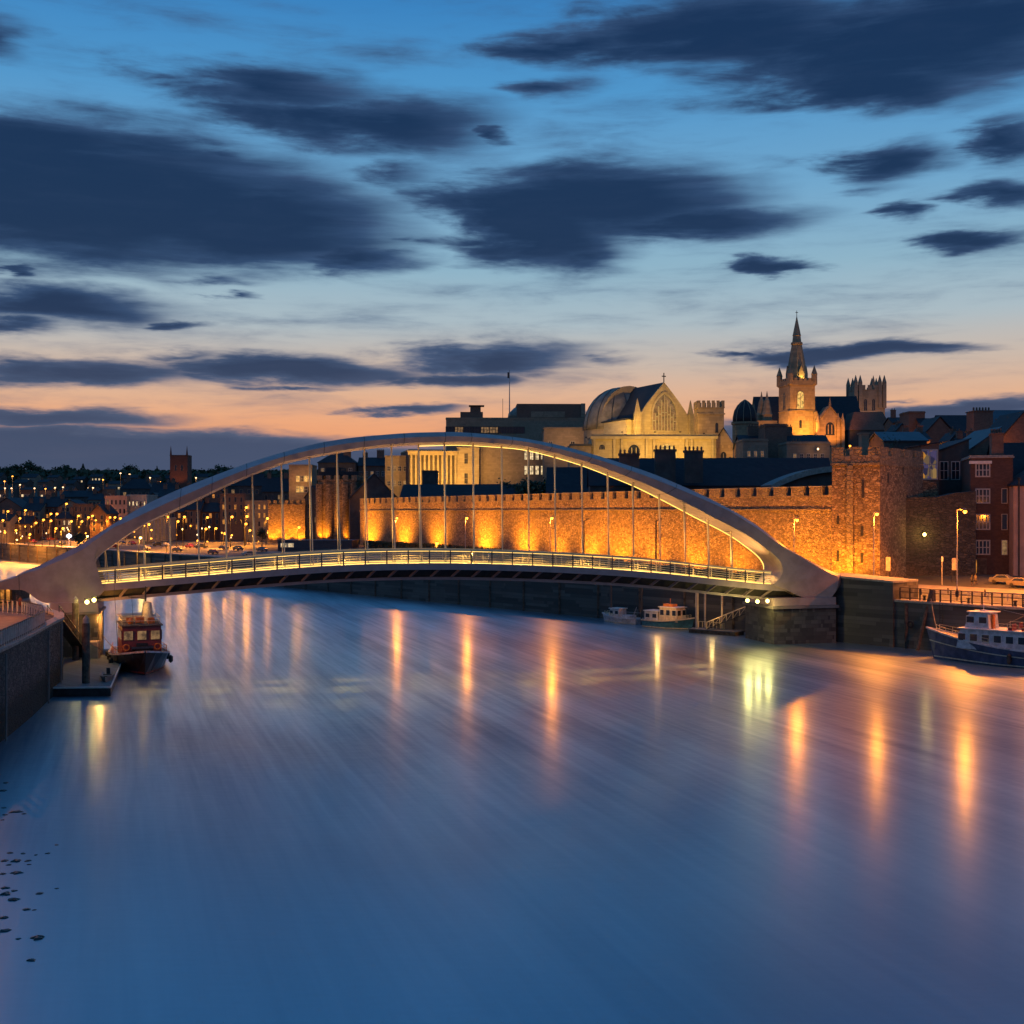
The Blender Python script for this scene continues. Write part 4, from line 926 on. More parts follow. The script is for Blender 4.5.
# curved barrel roof
def barrel(label, px0, px1, Y, yt, yb, L):
    x0, x1 = xat(px0, Y), xat(px1, Y); zb_, zt_ = zat(yb, Y), zat(yt, Y)
    w = thing('barrel_roof_hall', label, 'building', (x0, Y, 22.5), world=True)
    mb = MB(); pts = [(x0+(x1-x0)*k/12, zb_+(zt_-zb_)*math.sin(math.pi/2*(k/12)**.9)) for k in range(13)]
    mb.wall([(x0, 14)]+pts+[(x1, 14)], Y, Y+L); obj('wall', mb, M['darkwall'], w)
    mb = MB()
    for (a, b), (c, d) in zip(pts, pts[1:]): mb.loft([[(a, y, b+.002), (c, y, d+.002), (c, y, d+.5), (a, y, b+.5)] for y in (Y-.5, Y+L)])
    obj('roof', mb, M['slate2'], w)
    mb = MB()
    for (a, b), (c, d) in zip(pts, pts[1:]): mb.loft([[(a, y, b-.55), (c, y, d-.55), (c, y, d+.55), (a, y, b+.55)] for y in (Y-1.0, Y-.502)])
    obj('roof_edge', mb, M['cope'], w)
barrel('dark hall with a pale curved roof edge just left of the square tower', 771, 838, 234, 469, 487.5, 10)
# dark masses behind the left half of the wall
building('dark_shed', 'low dark slate roof behind the wall below the pilastered building', 'building', 400, 520, 500, 400, 14, 'darkwall', 'gable_x', ridge=485, yaw=-6)
building('dark_block', 'small dark block standing in front of the pilasters', 'building', 422, 437, 472, 440, 8, 'darkwall', 'flat', yaw=0)
building('dark_shed', 'broad dark slate roof behind the wall between the arcade and brown block', 'building', 547, 612, 494, 330, 14, 'darkwall', 'gable_x', ridge=468, yaw=-4)
building('dark_shed', 'dark pointed roof behind the left end of the castle wall', 'building', 350, 398, 499, 420, 16, 'darkwall', 'gable_y', ridge=474, yaw=10)
# gatehouse
w, W_, H, HR = building('castle_gatehouse', 'lit castle gatehouse with fluted brickwork left of the curtain wall', 'gatehouse', 318, 356, 481, 432, 16, 'castle', 'flat', yaw=-8, par=0)
mb = MB(); q = [(-.3, -.3), (W_+.3, -.3), (W_+.3, 16.3), (-.3, 16.3)]; merlons(mb, q, H+.252, H+2.0, 5, th=.7, fr=.6); mb.box(-.29, W_+.29, -.29, 16.29, H+.2515, H+.5); obj('battlement', mb, M['castle_trim'], w)
for u in (.04, .3, .72, .96):
    mb = MB(); mb.lathe((W_*u, -.2, 0), [(1.3, 0), (1.3, H-1)], 10); obj('turret', mb, M['castle'], w)
for u, pw in ((.18, 15000), (.84, 6000)):
    light('flood_beam', 'SPOT', (W_*u, -4.0, 9.5-w.location.z), pw, FO, w, .2, target=(W_*u, 0, 16-w.location.z), cone=80)
mb = MB(); mb.box(W_*-.05, W_*1.0, 3, 14, H+2.01, H+3.4).box(W_*.1, W_*.5, 5, 12, H+3.41, H+5); obj('turret_roof', mb, M['slate'], w)
building('town_house', 'dark towered house against the sky behind the castle gatehouse', 'house', 318, 355, 463, 500, 12, 'darkwall', 'hip', ridge=453, wins=[dict(n=(4, 2), w=1.4, h=2.2, u=(0, 1), v=(.75, .95), lit=.3, glass='win_dim')], chim=((.75, 3, 3),))
building('town_house', 'dark house left of the speckled stone house', 'house', 358, 386, 466, 505, 12, 'brownbrick', 'gable_x', ridge=458, chim=((.75, 3, 3), (.2, 2, 2)), wins=[dict(n=(5, 1), w=1.3, h=2.0, u=(0, 1), v=(.84, .95), lit=.3, glass='win_dim')])
w, W_, H, HR = building('town_house', 'brightly lit yellow fronted house up behind the gatehouse', 'house', 289, 312, 466, 480, 12, 'tanstone', 'flat', wins=[dict(n=(4, 2), w=1.4, h=2.4, u=(.3, 1), v=(.62, .9), lit=.7, glass='win_y')])
light('lamp_light', 'POINT', (3, -5, H-7), 900, (1, .42, .06), w, .3); light('lamp_light', 'POINT', (8, -4, H-5), 600, (1, .42, .06), w, .3)
w, W_, H, HR = building('castle_wall', 'short low lit crenellated wall left of the castle gatehouse', 'castle wall', 268, 305, 505, 440, 3, 'castle', 'flat', yaw=-6, par=0)
mb = MB(); merlons(mb, [(-.1, -.1), (W_+.1, -.1), (W_+.1, 3.1), (-.1, 3.1)], H+.252, H+1.7, (7, 2, 7, 2), th=.6, fr=.6); mb.box(-.1, W_+.1, -.1, .5, H+.2515, H+.3); obj('battlement', mb, M['castle_trim'], w)
for u, pw in ((.15, 11000), (.5, 10000), (.85, 12000)): light('flood_beam', 'SPOT', (W_*u, -3.5, 9.3-w.location.z), pw, FO, w, .2, target=(W_*u, 0, 14-w.location.z), cone=90)
# ---------------------------------------------------------------- right hand town
w, W_, H, HR = building('brick_house', 'tall red brick house with white sash windows above the right quay', 'house', 970.5, 1013, 458, 218, 14, 'brick', 'flat', yaw=-14, rmat='cope', par=.5)
sc = W_/42.5
for r_, (ya, yb) in enumerate(((463, 477), (488.5, 503.5), (514, 530), (540, 555))):
    hh = (yb-ya)*218/F; z = zat(yb, 217)-w.location.z
    win_parts(w, W_*.29, z, 2.5, hh, 'frame', 'glass', bars=3)
    if r_: win_parts(w, W_*.80, z, 1.0, hh, 'frame', ('glass', 'glass', 'glass', 'win_dim')[r_], bars=0)
mb = MB(); mb.box(-.25, W_*.5, -.35, .01, H-1.0, H-.5); obj('cornice', mb, M['white'], w)
mb = MB(); mb.box(W_*.15, W_*.38, -.25, .01, .3, 3.4); obj('door', mb, M['wood'], w)
win_parts(w, W_*.10, .6, 1.8, 2.6, 'frame', 'win_o', bars=0)
mb = MB(); mb.box(W_*.52, W_*.80, 1.0, 4, H+.51, H+4.2).box(W_*.50, W_*.82, .9, 4.1, H+4.202, H+4.5); 
for k in range(4): mb.lathe((W_*(.55+.07*k), 2.5, H+4.5), [(.2, 0), (.25, .5), (.18, .8)], 6)
obj('chimney', mb, M['brownbrick'], w)
building('gabled_house', 'house with a steep dark slate roof falling behind the brick house chimney', 'house', 1000, 1040, 487, 228, 12, 'brick', 'gable_x', ridge=444, yaw=-6)
building('rendered_house', 'pale pink rendered house at the right edge, glowing orange at street level', 'house', 1013.5, 1060, 486, 213, 10, 'pinkrender', 'hip', ridge=470, yaw=-10, wins=[dict(n=(3, 3), w=1.3, h=2.2, u=(.25, 1), v=(.2, .95), lit=.3, glass='win_dim')])
mb = MB(); 
p = P(1019, 480, 211.5); w = thing('drain_pipe', 'dark vertical drain pipe on the pale pink house', 'drain pipe', (p.x, p.y, 8), world=True)
mb.tube((p.x, p.y, 8.6), (p.x, p.y, p.z), .14); mb.box(p.x-.25, p.x+.25, p.y-.2, p.y+.2, p.z, p.z+.4); obj('pipe', mb, M['metal'], w)
# dark ruined wall right of the tower
w = thing('ruined_wall', 'dark curved rubble wall between the square tower and brick house', 'wall', (xat(892, 212), 212, 8), world=True)
pts = [(880, 520), (888, 505), (897, 500), (912, 497), (938, 497), (955, 493), (976, 491)]
mb = MB(); mb.wall([(xat(x, 213), 6) for x in (880,)]+[(xat(x, 213), zat(y, 213)) for x, y in pts]+[(xat(976, 213), 6)], 213, 216); obj('wall', mb, M['dark_rubble'], w)
w = thing('ruined_wall', 'tall broken piece of dark rubble wall above the curved one', 'wall', (xat(915, 224), 224, 8), world=True)
mb = MB(); mb.wall([(xat(905, 224), 6)]+[(xat(x, 224), zat(y, 224)) for x, y in ((905, 480), (918, 479), (928, 481), (936, 483), (938, 490))]+[(xat(938, 224), 6)], 224, 227); obj('wall', mb, M['castle'], w)
p = P(924.5, 534.5, 212); w = thing('wall_lamp', 'bright yellow lamp on the dark rubble wall right of the tower', 'lamp', tuple(p), world=True)
mb = MB(); mb.lathe(p, [(.05, -.35), (.36, 0), (.05, .35)], 8); obj('lamp_globe', mb, M['bulb_y'], w); mb = MB(); mb.beam(p+Vector((0, 0, .3)), p+Vector((0, 1, .5)), .1, .1); obj('bracket', mb, M['metal'], w)
light('lamp_light', 'POINT', p+Vector((0, -.9, 0)), 260, (1, .6, .15), w)
# hill houses at the right, back to front
building('old_town_block', 'dim turreted stone block beyond the square tower', 'building', 893, 912, 423, 420, 10, 'brownbrick', 'gable_x', ridge=418, yaw=0, chim=((.25, 1.6, 2.6),))
building('old_town_block', 'tall flat topped dark block among the roofs beyond the tower', 'building', 909, 925, 413, 410, 10, 'brownbrick', 'flat')
building('old_town_house', 'dark slate roofed house right of the flat topped block', 'house', 922, 942, 428, 405, 10, 'brownbrick', 'gable_x', ridge=419)
building('gabled_house', 'gabled house with a wide lit window band below its gable', 'house', 927, 953, 432, 320, 12, 'brownbrick', 'gable_y', ridge=417, wins=[dict(n=(4, 1), w=1.2, h=3.0, u=(.1, .75), v=(.77, .90), lit=1, glass='win_dim', frame='frame', bars=1)])
building('slate_house', 'house with a big plain dark slate roof left of the great chimney', 'house', 945, 978, 437, 345, 14, 'darkwall', 'gable_x', ridge=416, wins=[dict(n=(1, 1), w=2.4, h=1.6, u=(.6, .9), v=(.9, .99), lit=1, glass='win_dim')])
w, W_, H, HR = building('chimney_block', 'massive brick chimney rising over the roofs at the right', 'chimney', 974, 993, 411.5, 300, 5, 'brownbrick', 'flat', par=0)
mb = MB()
for k in range(6): mb.lathe((W_*(.1+.16*k), 1.5, H+.25), [(.22, 0), (.26, .5), (.2, .9)], 6)
obj('chimney_pot', mb, M['brownbrick'], w)
for (x0, x1, yt, Y, rd, rf, wl, lab, nc) in ((897, 907, 431, 360, 424, 'gable_y', 'brownbrick', 'narrow gabled house with two chimneys beyond the square tower', 2), (906, 930, 440, 300, 433, 'gable_x', 'tanstone', 'low stone house with small windows beyond the square tower', 4),
        (951, 964, 441, 285, 432, 'gable_y', 'brick', 'small red gabled house between the two big slate roofs', 2), (962, 982, 446, 270, 439, 'gable_x', 'brownbrick', 'brown house with a low roof below the great chimney', 3), (1003, 1030, 436, 268, 427, 'gable_x', 'brick', 'red house with a row of small windows behind the brick house', 4)):
    building('old_town_house', lab, 'house', x0, x1, yt, Y, 9, wl, rf, ridge=rd, yaw=rng.uniform(-8, 8), chim=((.2, 1.3, 1.6), (.8, 1.3, 1.6)) if rf == 'gable_x' else ((.5, 1.2, 1.8),), wins=[dict(n=(nc, 1), w=.9, h=1.5, u=(.08, .92), v=(.8, .98), lit=.35, glass='win_dim', bars=1)])
building('blue_slate_house', 'house with a pale blue slate roof at the right edge of the skyline', 'house', 990, 1050, 428, 310, 16, 'brownbrick', 'gable_x', ridge=411, rmat='slate2')
for (x0, x1, yt, Y, rd, rf, wl, lab) in ((1052, 1110, 470, 220, 455, 'gable_x', 'brick', 'red brick terrace house beyond the right edge of the view'), (1112, 1190, 462, 216, None, 'flat', 'tanstone', 'flat topped stone house beyond the right edge of the view'), (1195, 1290, 474, 205, 458, 'gable_x', 'brownbrick', 'brown gabled warehouse beyond the right edge of the view')):
    building('terrace_house', lab, 'house', x0, x1, yt, Y, 12, wl, rf, ridge=rd, wins=[dict(n=(4, 4), w=1.3, h=2.2, u=(.05, .95), v=(.1, .97), lit=.25, glass='win_dim', bars=1)])
building('timbered_house', 'dark gabled house with pale timber stripes at the far right', 'house', 1000, 1048, 440, 255, 12, 'brownbrick', 'gable_y', ridge=412, wins=[dict(n=(7, 1), w=.5, h=2.0, u=(.1, .7), v=(.88, .98), frame='frame', bars=0)])
building('slate_house', 'house with a pale blue catslide roof above the brick house', 'house', 964, 1000, 455, 240, 14, 'brownbrick', 'shed_r', ridge=430, rmat='slate2', yaw=0)
building('attic_house', 'dark house with two pale attic windows left of the brick house', 'house', 938, 969, 452, 236, 12, 'darkwall', 'shed_r', ridge=441, rmat='slate', wins=[dict(n=(2, 1), w=1.7, h=3.6, u=(.0, .75), v=(.76, .93), frame='frame', bars=1)])
# painted mural window building
w, W_, H, HR = building('mural_building', 'narrow building with a large glowing coloured window', 'building', 920.5, 939, 446, 232, 8, 'brownbrick', 'shed_r', ridge=444)
m, t, b = base_mat('stained_glass', .6); b.inputs['Base Color'].default_value = (.03, .03, .03, 1); g = t.node('ShaderNodeNewGeometry').outputs['Position']
vo = t.node('ShaderNodeTexVoronoi'); t.put(vo.inputs['Vector'], t.vmath('MULTIPLY', g, (1, 1, .6))); vo.inputs['Scale'].default_value = 1.3
sp_ = t.node('ShaderNodeSeparateColor'); t.put(sp_.inputs[0], vo.outputs['Color'])
t.put(b.inputs['Emission Color'], t.ramp(sp_.outputs[0], [(0, (.03, .03, .08, 1)), (.3, (.10, .08, .2, 1)), (.48, (.25, .16, .08, 1)), (.66, (.9, .38, .04, 1)), (.85, (.5, .3, .1, 1))], 'CONSTANT')); b.inputs['Emission Strength'].default_value = .5; M['stained'] = m
win_parts(w, W_*.5, H-6.4, W_*.88, 5.8, 'frame', 'stained', bars=1)
building('blue_roof_annex', 'low annex with a pale blue roof directly behind the square tower', 'building', 884, 927, 441, 262, 12, 'darkwall', 'gable_x', ridge=433, rmat='slate2', yaw=0)
building('chimney_block', 'short stone chimney showing over the square tower battlements', 'chimney', 861.5, 869, 434, 232, 2, 'tanstone', 'flat', par=0)

# ---------------------------------------------------------------- right quay: abutment, railing, mooring posts
w = thing('quay_abutment', 'stone block of the quay at the right end of the arch bridge', 'wall', (52, 190, 6), world=True)
a0 = w2q(xat(841, 190.5), 190.5)[0]-3; a1 = w2q(xat(901, 183), 183)[0]
mb = MB(); f0, f1 = q2w(a0, -1.6), q2w(a1, -1.6); b0, b1 = q2w(a0, 5), q2w(a1, 5)
mb.loft([[(f0.x, f0.y, -3), (f1.x, f1.y, -3), (b1.x, b1.y, -3), (b0.x, b0.y, -3)], [(f0.x, f0.y, 10.0), (f1.x, f1.y, 9.5), (b1.x, b1.y, 9.5), (b0.x, b0.y, 10.0)]]); obj('wall', mb, M['quay'], w)
f0, f1 = q2w(a0, -1.75), q2w(a1+.15, -1.75)
mb = MB(); mb.loft([[(f0.x, f0.y, 10.01), (f1.x, f1.y, 9.51), (b1.x, b1.y, 9.51), (b0.x, b0.y, 10.01)], [(f0.x, f0.y, 10.3), (f1.x, f1.y, 9.8), (b1.x, b1.y, 9.8), (b0.x, b0.y, 10.3)]]); obj('coping', mb, M['cope'], w)
def railing(name, label, pts, H, gap, bars, mat, post_mat=None, r_=.05, group=None, pr=.09):
    """railing along a polyline of world points"""
    w = thing(name, label, 'railing', tuple(pts[0]), world=True, group=group)
    mb = MB()
    for h in bars:
        for a, b in zip(pts, pts[1:]): mb.tube(a+Vector((0, 0, h)), b+Vector((0, 0, h)), r_, n=4)
    rl = obj('rail', mb, M[mat], w)
    for a, b in zip(pts, pts[1:]):
        L = (b-a).length; n = max(1, round(L/gap))
        for k in range(n):
            p = a.lerp(b, k/n); mb = MB(); mb.tube(p, p+Vector((0, 0, H)), pr, n=4); obj('post', mb, M[post_mat or mat], w)
    return w
pts = [Vector((*q2w(a, -.4), 7.05)) for a in (a1+.4, a1+12, a1+24, a1+40)]
railing('quay_railing', 'dark railing along the right quay above the white cruiser', pts, 1.75, 1.55, (1.75, 1.15, .25), 'metal', r_=.06, pr=.12)
railing('quay_railing', 'low pale barrier beside the road behind the right quay railing', [Vector((*q2w(a, 5.6), 7.3)) for a in (a1+2, a1+20, a1+50)], 1.0, 3.0, (1.0, .6), 'polemetal')
# far side quay rails by the castle wall (dark hedge line)
def hedge_mb(pts, hw, h, n, sz, seed):
    rg_ = random.Random(seed); mb = MB()
    L = sum((b-a).length for a, b in zip(pts, pts[1:]))
    for a, b in zip(pts, pts[1:]):
        for _ in range(int(n*(b-a).length/L)):
            c = a.lerp(b, rg_.random())+Vector((rg_.uniform(-hw, hw), rg_.uniform(-hw, hw), rg_.random()**.7*h))
            u = Vector((rg_.gauss(0, 1), rg_.gauss(0, 1), rg_.gauss(0, 1))).normalized(); v = u.orthogonal().normalized(); s_ = sz*rg_.uniform(.6, 1.3)
            mb.face([c-u*s_, c+v*s_, c+u*s_, c-v*s_*.8])
    return mb
hp = []
for px in range(366, 832, 40):
    p = ww(ws(px, -9), -9, 0); hp.append(Vector((p.x, p.y, gz(p.x, p.y))))
h = obj('hedge', hedge_mb(hp, 1.0, 2.2, 6500, .35, 5), M['leaf']); tag(h, 'long dark clipped hedge below the lit castle wall', 'hedge')
# low modern building left of the wall, behind the deck
building('riverside_pavilion', 'low blue grey flat building at the foot of the gatehouse', 'building', 278, 352, 541, 372, 10, 'slate2', 'flat', yaw=-4, par=0, wins=[dict(n=(2, 1), w=2.0, h=1.4, u=(.03, .22), v=(.5, .8), lit=1, glass='win_w')])

# ---------------------------------------------------------------- street lamps
def lamp_post(px, py, Y, label, power=900, group='tall orange street lamps in front of the castle', arm=1.0, zb=None, bulb='bulb_o', col=(1, .27, .016), r_=.30, pole='polemetal', name='street_lamp', down=0):
    top = P(px, py, Y); zb = gz(top.x, Y)+.1 if zb is None else zb
    w = thing(name, label, 'street lamp', (top.x-arm, Y, zb), world=True, group=group)
    x0 = top.x-arm
    mb = MB(); mb.tube((x0, Y, zb), (x0, Y, zb+1.2), .16, n=8); mb.tube((x0, Y, zb+1.2), (x0, Y, top.z+.25), .10, .07, 8); mb.tube((x0, Y, top.z+.25), (top.x+.2*(1 if arm >= 0 else -1), Y, top.z+.42), .06, n=6); obj('pole', mb, M[pole], w)
    mb = MB(); mb.lathe((top.x, Y, top.z+.18), [(r_*.95, 0), (r_*.8, .10), (r_*.4, .18), (.03, .22)], 10); hd = obj('lamp_head', mb, M['metal'], w)
    mb = MB(); mb.lathe((top.x, Y, top.z+.17), [(r_*.7, 0), (r_, -r_*.5), (r_*.85, -r_*1.1), (.03, -r_*1.5)], 10); obj('bulb', mb, M[bulb], hd, smooth=True)
    light('lamp_light', 'POINT', (top.x, Y-.05, top.z-.75), power*((.35 if Y < 380 else .13) if down else 1), col, w, .25)
    if down: light('lamp_light', 'SPOT', (top.x, Y-.05, top.z-.75), power*down, col, w, .25, target=(top.x, Y, zb), cone=150, blend=.35)
    return w
FRONT = [(397, 518, 335, 'lamp post before the lit wall, leftmost'), (467, 518, 300, 'lamp post before the lit wall, second from the left'), (552, 518, 262, 'lamp post before the lit wall, middle of its row'),
         (797, 520, 205, 'lamp post before the lit wall just above the right end of the arch'), (877, 514, 194, 'tall lamp post in front of the square castle tower')]
for (px, py, Y, lb) in FRONT: lamp_post(px, py, Y, lb, 3600 if px < 800 else 9000, down=0 if px < 800 else 1.5, arm=.5 if px > 700 else .4)
lamp_post(965, 511.5, 186, 'tall curved arm lamp post in front of the dark rubble wall', 12000, down=2.0, arm=1.2, r_=.32)
lamp_post(1046, 512, 182, 'street lamp just beyond the right edge in front of the pink house', 10000, down=2.2, arm=.8)
lamp_post(1120, 500, 150, 'street lamp further along the right quay out of view', 8000, down=2, arm=.8)
for (px, py, Y, lb) in ((902, 438, 398, 'small added lamp glowing among the roofs beyond the square tower, left'), (934, 447, 296, 'small added lamp glowing below the lit window band'), (957, 449, 330, 'small added lamp glowing left of the great brick chimney'), (996, 446, 250, 'small added lamp glowing between the roofs right of the great chimney'), (850, 446, 270, 'small added lamp glowing on the roofs over the square tower, farthest left')):
    lamp_post(px, py, Y, lb, 1500, 'added lamps among the roofs at the right', arm=.3, r_=.25, pole='metal')  # lamps added among the roofs to warm the house walls
lamp_post(437, 543, 330, 'low bright lamp on a short post at the foot of the lit wall', 700, arm=.2, r_=.45)
for px, Yd, lb in ((584, 250, 'unlit'), (595, 252, 'unlit'), (656, 240, 'unlit')):
    p = P(px, 520, Yd); zb = gz(p.x, Yd)
    if px == 595: continue
    w = thing('lamp_post', 'unlit dark lamp post before the wall at the %s of the pair' % ('left' if px == 584 else 'right'), 'lamp post', (p.x, Yd, zb), world=True)
    mb = MB(); mb.tube((p.x, Yd, zb), (p.x, Yd, zat(521, Yd)), .16, .1, 8); mb.tube((p.x, Yd, zat(521, Yd)), (p.x+.7, Yd, zat(520, Yd)+.1), .07); obj('pole', mb, M['metal'], w)
    mb = MB(); mb.box(p.x+.4, p.x+1.1, Yd-.2, Yd+.2, zat(520, Yd)+.14, zat(520, Yd)+.32); obj('lamp_head', mb, M['metal'], w)
# left bank promenade lamps (outside the frame, light the foot of the arch)
lamp_post(-30, 535, 140, 'promenade lamp just beyond the left edge near the arch foot', 4500, down=1.5, zb=7.8, arm=.6)
lamp_post(-70, 500, 120, 'promenade lamp beyond the left edge on the near quay', 4500, zb=7.8, arm=.6)

# far left quay lamps, measured one by one: (px, py, size)
LL = [(5, 532, 0), (8, 511, 2), (20, 518, 0), (25.5, 510, 0), (16, 530, 0), (36, 522.5, 0), (43.5, 519.5, 0), (51, 520.5, 0), (51, 513.5, 0), (57, 513.5, 0), (66.5, 503.5, 0), (71.5, 521, 0), (78.5, 515.5, 0), (88.5, 517, 0), (92.5, 515.5, 0),
      (96, 520, 0), (97, 531, 1), (82, 521, 0), (110, 517, 0), (120.5, 518, 0), (115, 517, 0), (168.5, 516.5, 0), (184.5, 516.5, 0), (207.5, 517, 0), (206, 528.5, 0), (216, 528, 0), (232, 516.5, 0), (246.5, 507, 0), (247, 516, 0), (246, 523.5, 0),
      (140.5, 537.5, 1), (56, 528, 0), (63, 528, 0), (87.5, 536, 1), (267.5, 518, 0), (299, 527, 0), (30, 534, 0), (149, 524, 0), (178, 521, 0), (225, 533, 0), (250, 530, 0), (3, 520, 0)]
LL.sort()
for i, (px, py, k) in enumerate(LL):
    Y = 455+ (px % 7)*9 - (60 if px > 140 else 0)
    if px > 260: Y = 400
    lab = 'orange street lamp on the far left waterfront, %s counting from the left' % ORD[i]
    if k == 2: lab = 'pale unlit looking lamp on a white post at the far left'
    lamp_post(px, py, Y, lab, 7500 if k == 0 else 8000, 'street lamps on the far left waterfront', arm=.5, bulb='bulb_o' if k != 1 else 'bulb_y', col=(1, .32, .025) if k != 1 else (1, .5, .08), r_=.45, down=1.3, pole='metal')
p = P(69, 536, 470); 
w = thing('floodlight_mast', 'mast with a cool white floodlight on the far left quay', 'floodlight', (p.x, p.y, 7), world=True)
mb = MB(); mb.tube((p.x, p.y, 7), p, .15); obj('pole', mb, M['polemetal'], w); mb = MB(); mb.lathe(p, [(.1, -.9), (1.0, -.3), (1.0, .3), (.1, .9)], 10); obj('bulb', mb, M['bulb_c'], w)
light('lamp_light', 'POINT', p+Vector((0, -1.4, 0)), 1500, (.6, .75, 1), w)
# ---------------------------------------------------------------- far left waterfront buildings
B = [  # px0 px1 ytop Y depth wall roof ridge  label                                             windows lit glass
 (-14, 9, 521, 520, 'tanstone', 'gable_x', 514, 'low orange lit house at the far left edge of the waterfront', 3, 2, 'win_o'),
 (10, 30, 524, 525, 'brownbrick', 'gable_x', 516, 'low gabled house behind the lamps near the left edge', 3, 2, 'win_o'),
 (30, 52, 521, 530, 'brick', 'flat', None, 'flat fronted red house behind the leftmost lamps', 4, 2, 'win_o'),
 (52, 72, 519, 535, 'tanstone', 'hip', 512, 'hipped roof house left of the tall bright mast', 4, 2, 'win_w'),
 (73, 93, 505, 540, 'brownbrick', 'flat', None, 'brown brick warehouse left of the pink one', 4, 3, 'win_o'),
 (90, 106, 514, 500, 'brick', 'gable_y', 505, 'narrow red gabled house among the waterfront lamps', 2, 3, 'win_o'),
 (105, 127, 497, 520, 'pinkrender', 'flat', None, 'pink rendered warehouse with broken parapet above the arch foot', 5, 3, 'win_dim'),
 (127, 147, 496, 525, 'render', 'flat', None, 'pale flat roofed block with a bright window row beside the pink warehouse', 5, 2, 'win_w'),
 (142, 166, 519, 470, 'render', 'flat', None, 'bright yellow lit colonnaded front under the left of the arch', 6, 1, 'win_y'),
 (163, 183, 512, 480, 'brick', 'gable_x', 504, 'dark red terrace house under the arch, left of the three in a row', 3, 3, 'win_o'),
 (183, 200, 510, 482, 'brownbrick', 'gable_x', 501, 'brown terrace house under the arch, middle of the three in a row', 3, 3, 'win_o'),
 (200, 221, 512, 484, 'brick', 'gable_x', 503, 'red terrace house under the arch, right of the three in a row', 3, 3, 'win_o'),
 (220, 245, 495, 478, 'brownbrick', 'flat', None, 'tall brown tenement glowing orange under the arch', 4, 4, 'win_o'),
 (245, 268, 502, 470, 'tanstone', 'flat', None, 'orange lit stone tenement left of the low castle wall', 4, 3, 'win_o'),
 (228, 262, 486, 560, 'darkwall', 'gable_x', 474, 'dark slate roofed hall above the brown tenement', 4, 1, 'win_dim'),
 (262, 290, 492, 520, 'darkwall', 'gable_x', 478, 'dark roofed hall behind the low castle wall', 4, 1, 'win_dim'),
 (150, 175, 494, 600, 'darkwall', 'gable_x', 483, 'dark slate roof seen just above the arch at the left', 3, 1, 'win_dim'),
 (120, 152, 489, 640, 'darkwall', 'hip', 479, 'broad dark roof behind the pink warehouse', 4, 1, 'win_dim'),
 (60, 92, 497, 660, 'darkwall', 'gable_x', 491, 'dark roofed terrace on the slope above the waterfront', 5, 1, 'win_dim'),
 (20, 56, 504, 650, 'brownbrick', 'gable_x', 497, 'dim terrace on the slope above the left waterfront', 6, 1, 'win_w'),
 (305, 320, 498, 470, 'darkwall', 'gable_y', 486, 'dark gabled house squeezed between low wall and gatehouse', 2, 2, 'win_dim'),
]
for (x0, x1, yt, Y, wl, rf, rd, lab, nc, nr, gl_) in B:
    wd = (x1-x0)/F*Y
    building('warehouse' if 'warehouse' in lab else 'waterfront_house', lab, 'warehouse' if 'warehouse' in lab else 'house', x0, x1, yt, Y, 12, wl, rf, ridge=rd, yaw=rng.uniform(-5, 5),
             wins=[dict(n=(nc, nr), w=wd/nc*.42, h=2.0, u=(.03, .97), v=(.35, .98) if nr > 1 else (.8, .98), lit=.28 if gl_ != 'win_w' else .6, glass=gl_, bars=0, frame='tanstone')], chim=() if rf == 'flat' else ((.2, 1.6, 1.8), (.8, 1.6, 1.8)))
# lit columns of the yellow front
w = thing('colonnade', 'row of glowing yellow stone columns on the left waterfront', 'colonnade', (xat(143, 462), 462, 7), world=True)
for k in range(6):
    x = xat(144+4*k, 462); mb = MB(); mb.lathe((x, 462, 7), [(.5, 0), (.45, zat(519, 462)-7)], 8); obj('column', mb, M['ashlar'], w)
mb = MB(); mb.box(xat(142, 462), xat(166, 462), 461.2, 463.2, zat(519, 462)+.002, zat(517.5, 462)); obj('lintel', mb, M['ashlar'], w)
for k in range(3): light('flood_beam', 'SPOT', (xat(146+7*k, 462), 457, 7.6), 9000, (1, .5, .08), w, .2, target=(xat(146+7*k, 462), 464, 13), cone=80)
rq = random.Random(21)
ql = sorted([(rq.uniform(0, 135), rq.uniform(526, 541)) for _ in range(30)]+[(rq.uniform(140, 305), rq.uniform(524, 542)) for _ in range(26)])
for i, (px, py) in enumerate(ql):
    Y = rq.uniform(505, 514) if px < 140 else rq.uniform(440, 462); p = P(px, py, Y)
    w = thing('quay_light', 'tiny low glowing light among the far left waterfront, %s counting from the left' % ORD[i], 'light', tuple(p), world=True, group='tiny low lights along the far left waterfront')
    big = rq.random(); mb = MB(); mb.lathe(p, [(.05, -.35), (.22+.3*big**3, 0), (.05, .35)], 8); obj('bulb', mb, M[rq.choice(['bulb_o', 'bulb_o', 'bulb_w', 'bulb_o', 'bulb_y'])], w)
    mb = MB(); mb.tube((p.x, p.y, gz(p.x, p.y)-.1), (p.x, p.y, p.z-.2), .06, n=5); obj('post', mb, M['metal'], w)
    if i % 3 == 0: light('lamp_light', 'POINT', p+Vector((0, -.9, 0)), 900, (1, .34, .03), w, .2)
B2 = [(-8, 22, 508, 560, 'brownbrick', 498), (22, 40, 511, 556, 'tanstone', 503), (38, 62, 507, 562, 'brick', 499), (60, 80, 506, 558, 'tanstone', 500), (88, 104, 500, 575, 'tanstone', 494), (100, 112, 506, 560, 'brownbrick', 498), (146, 160, 500, 545, 'brownbrick', 493), (158, 178, 497, 540, 'tanstone', 489), (180, 199, 494, 545, 'brick', 487), (200, 222, 491, 550, 'brownbrick', 484)]
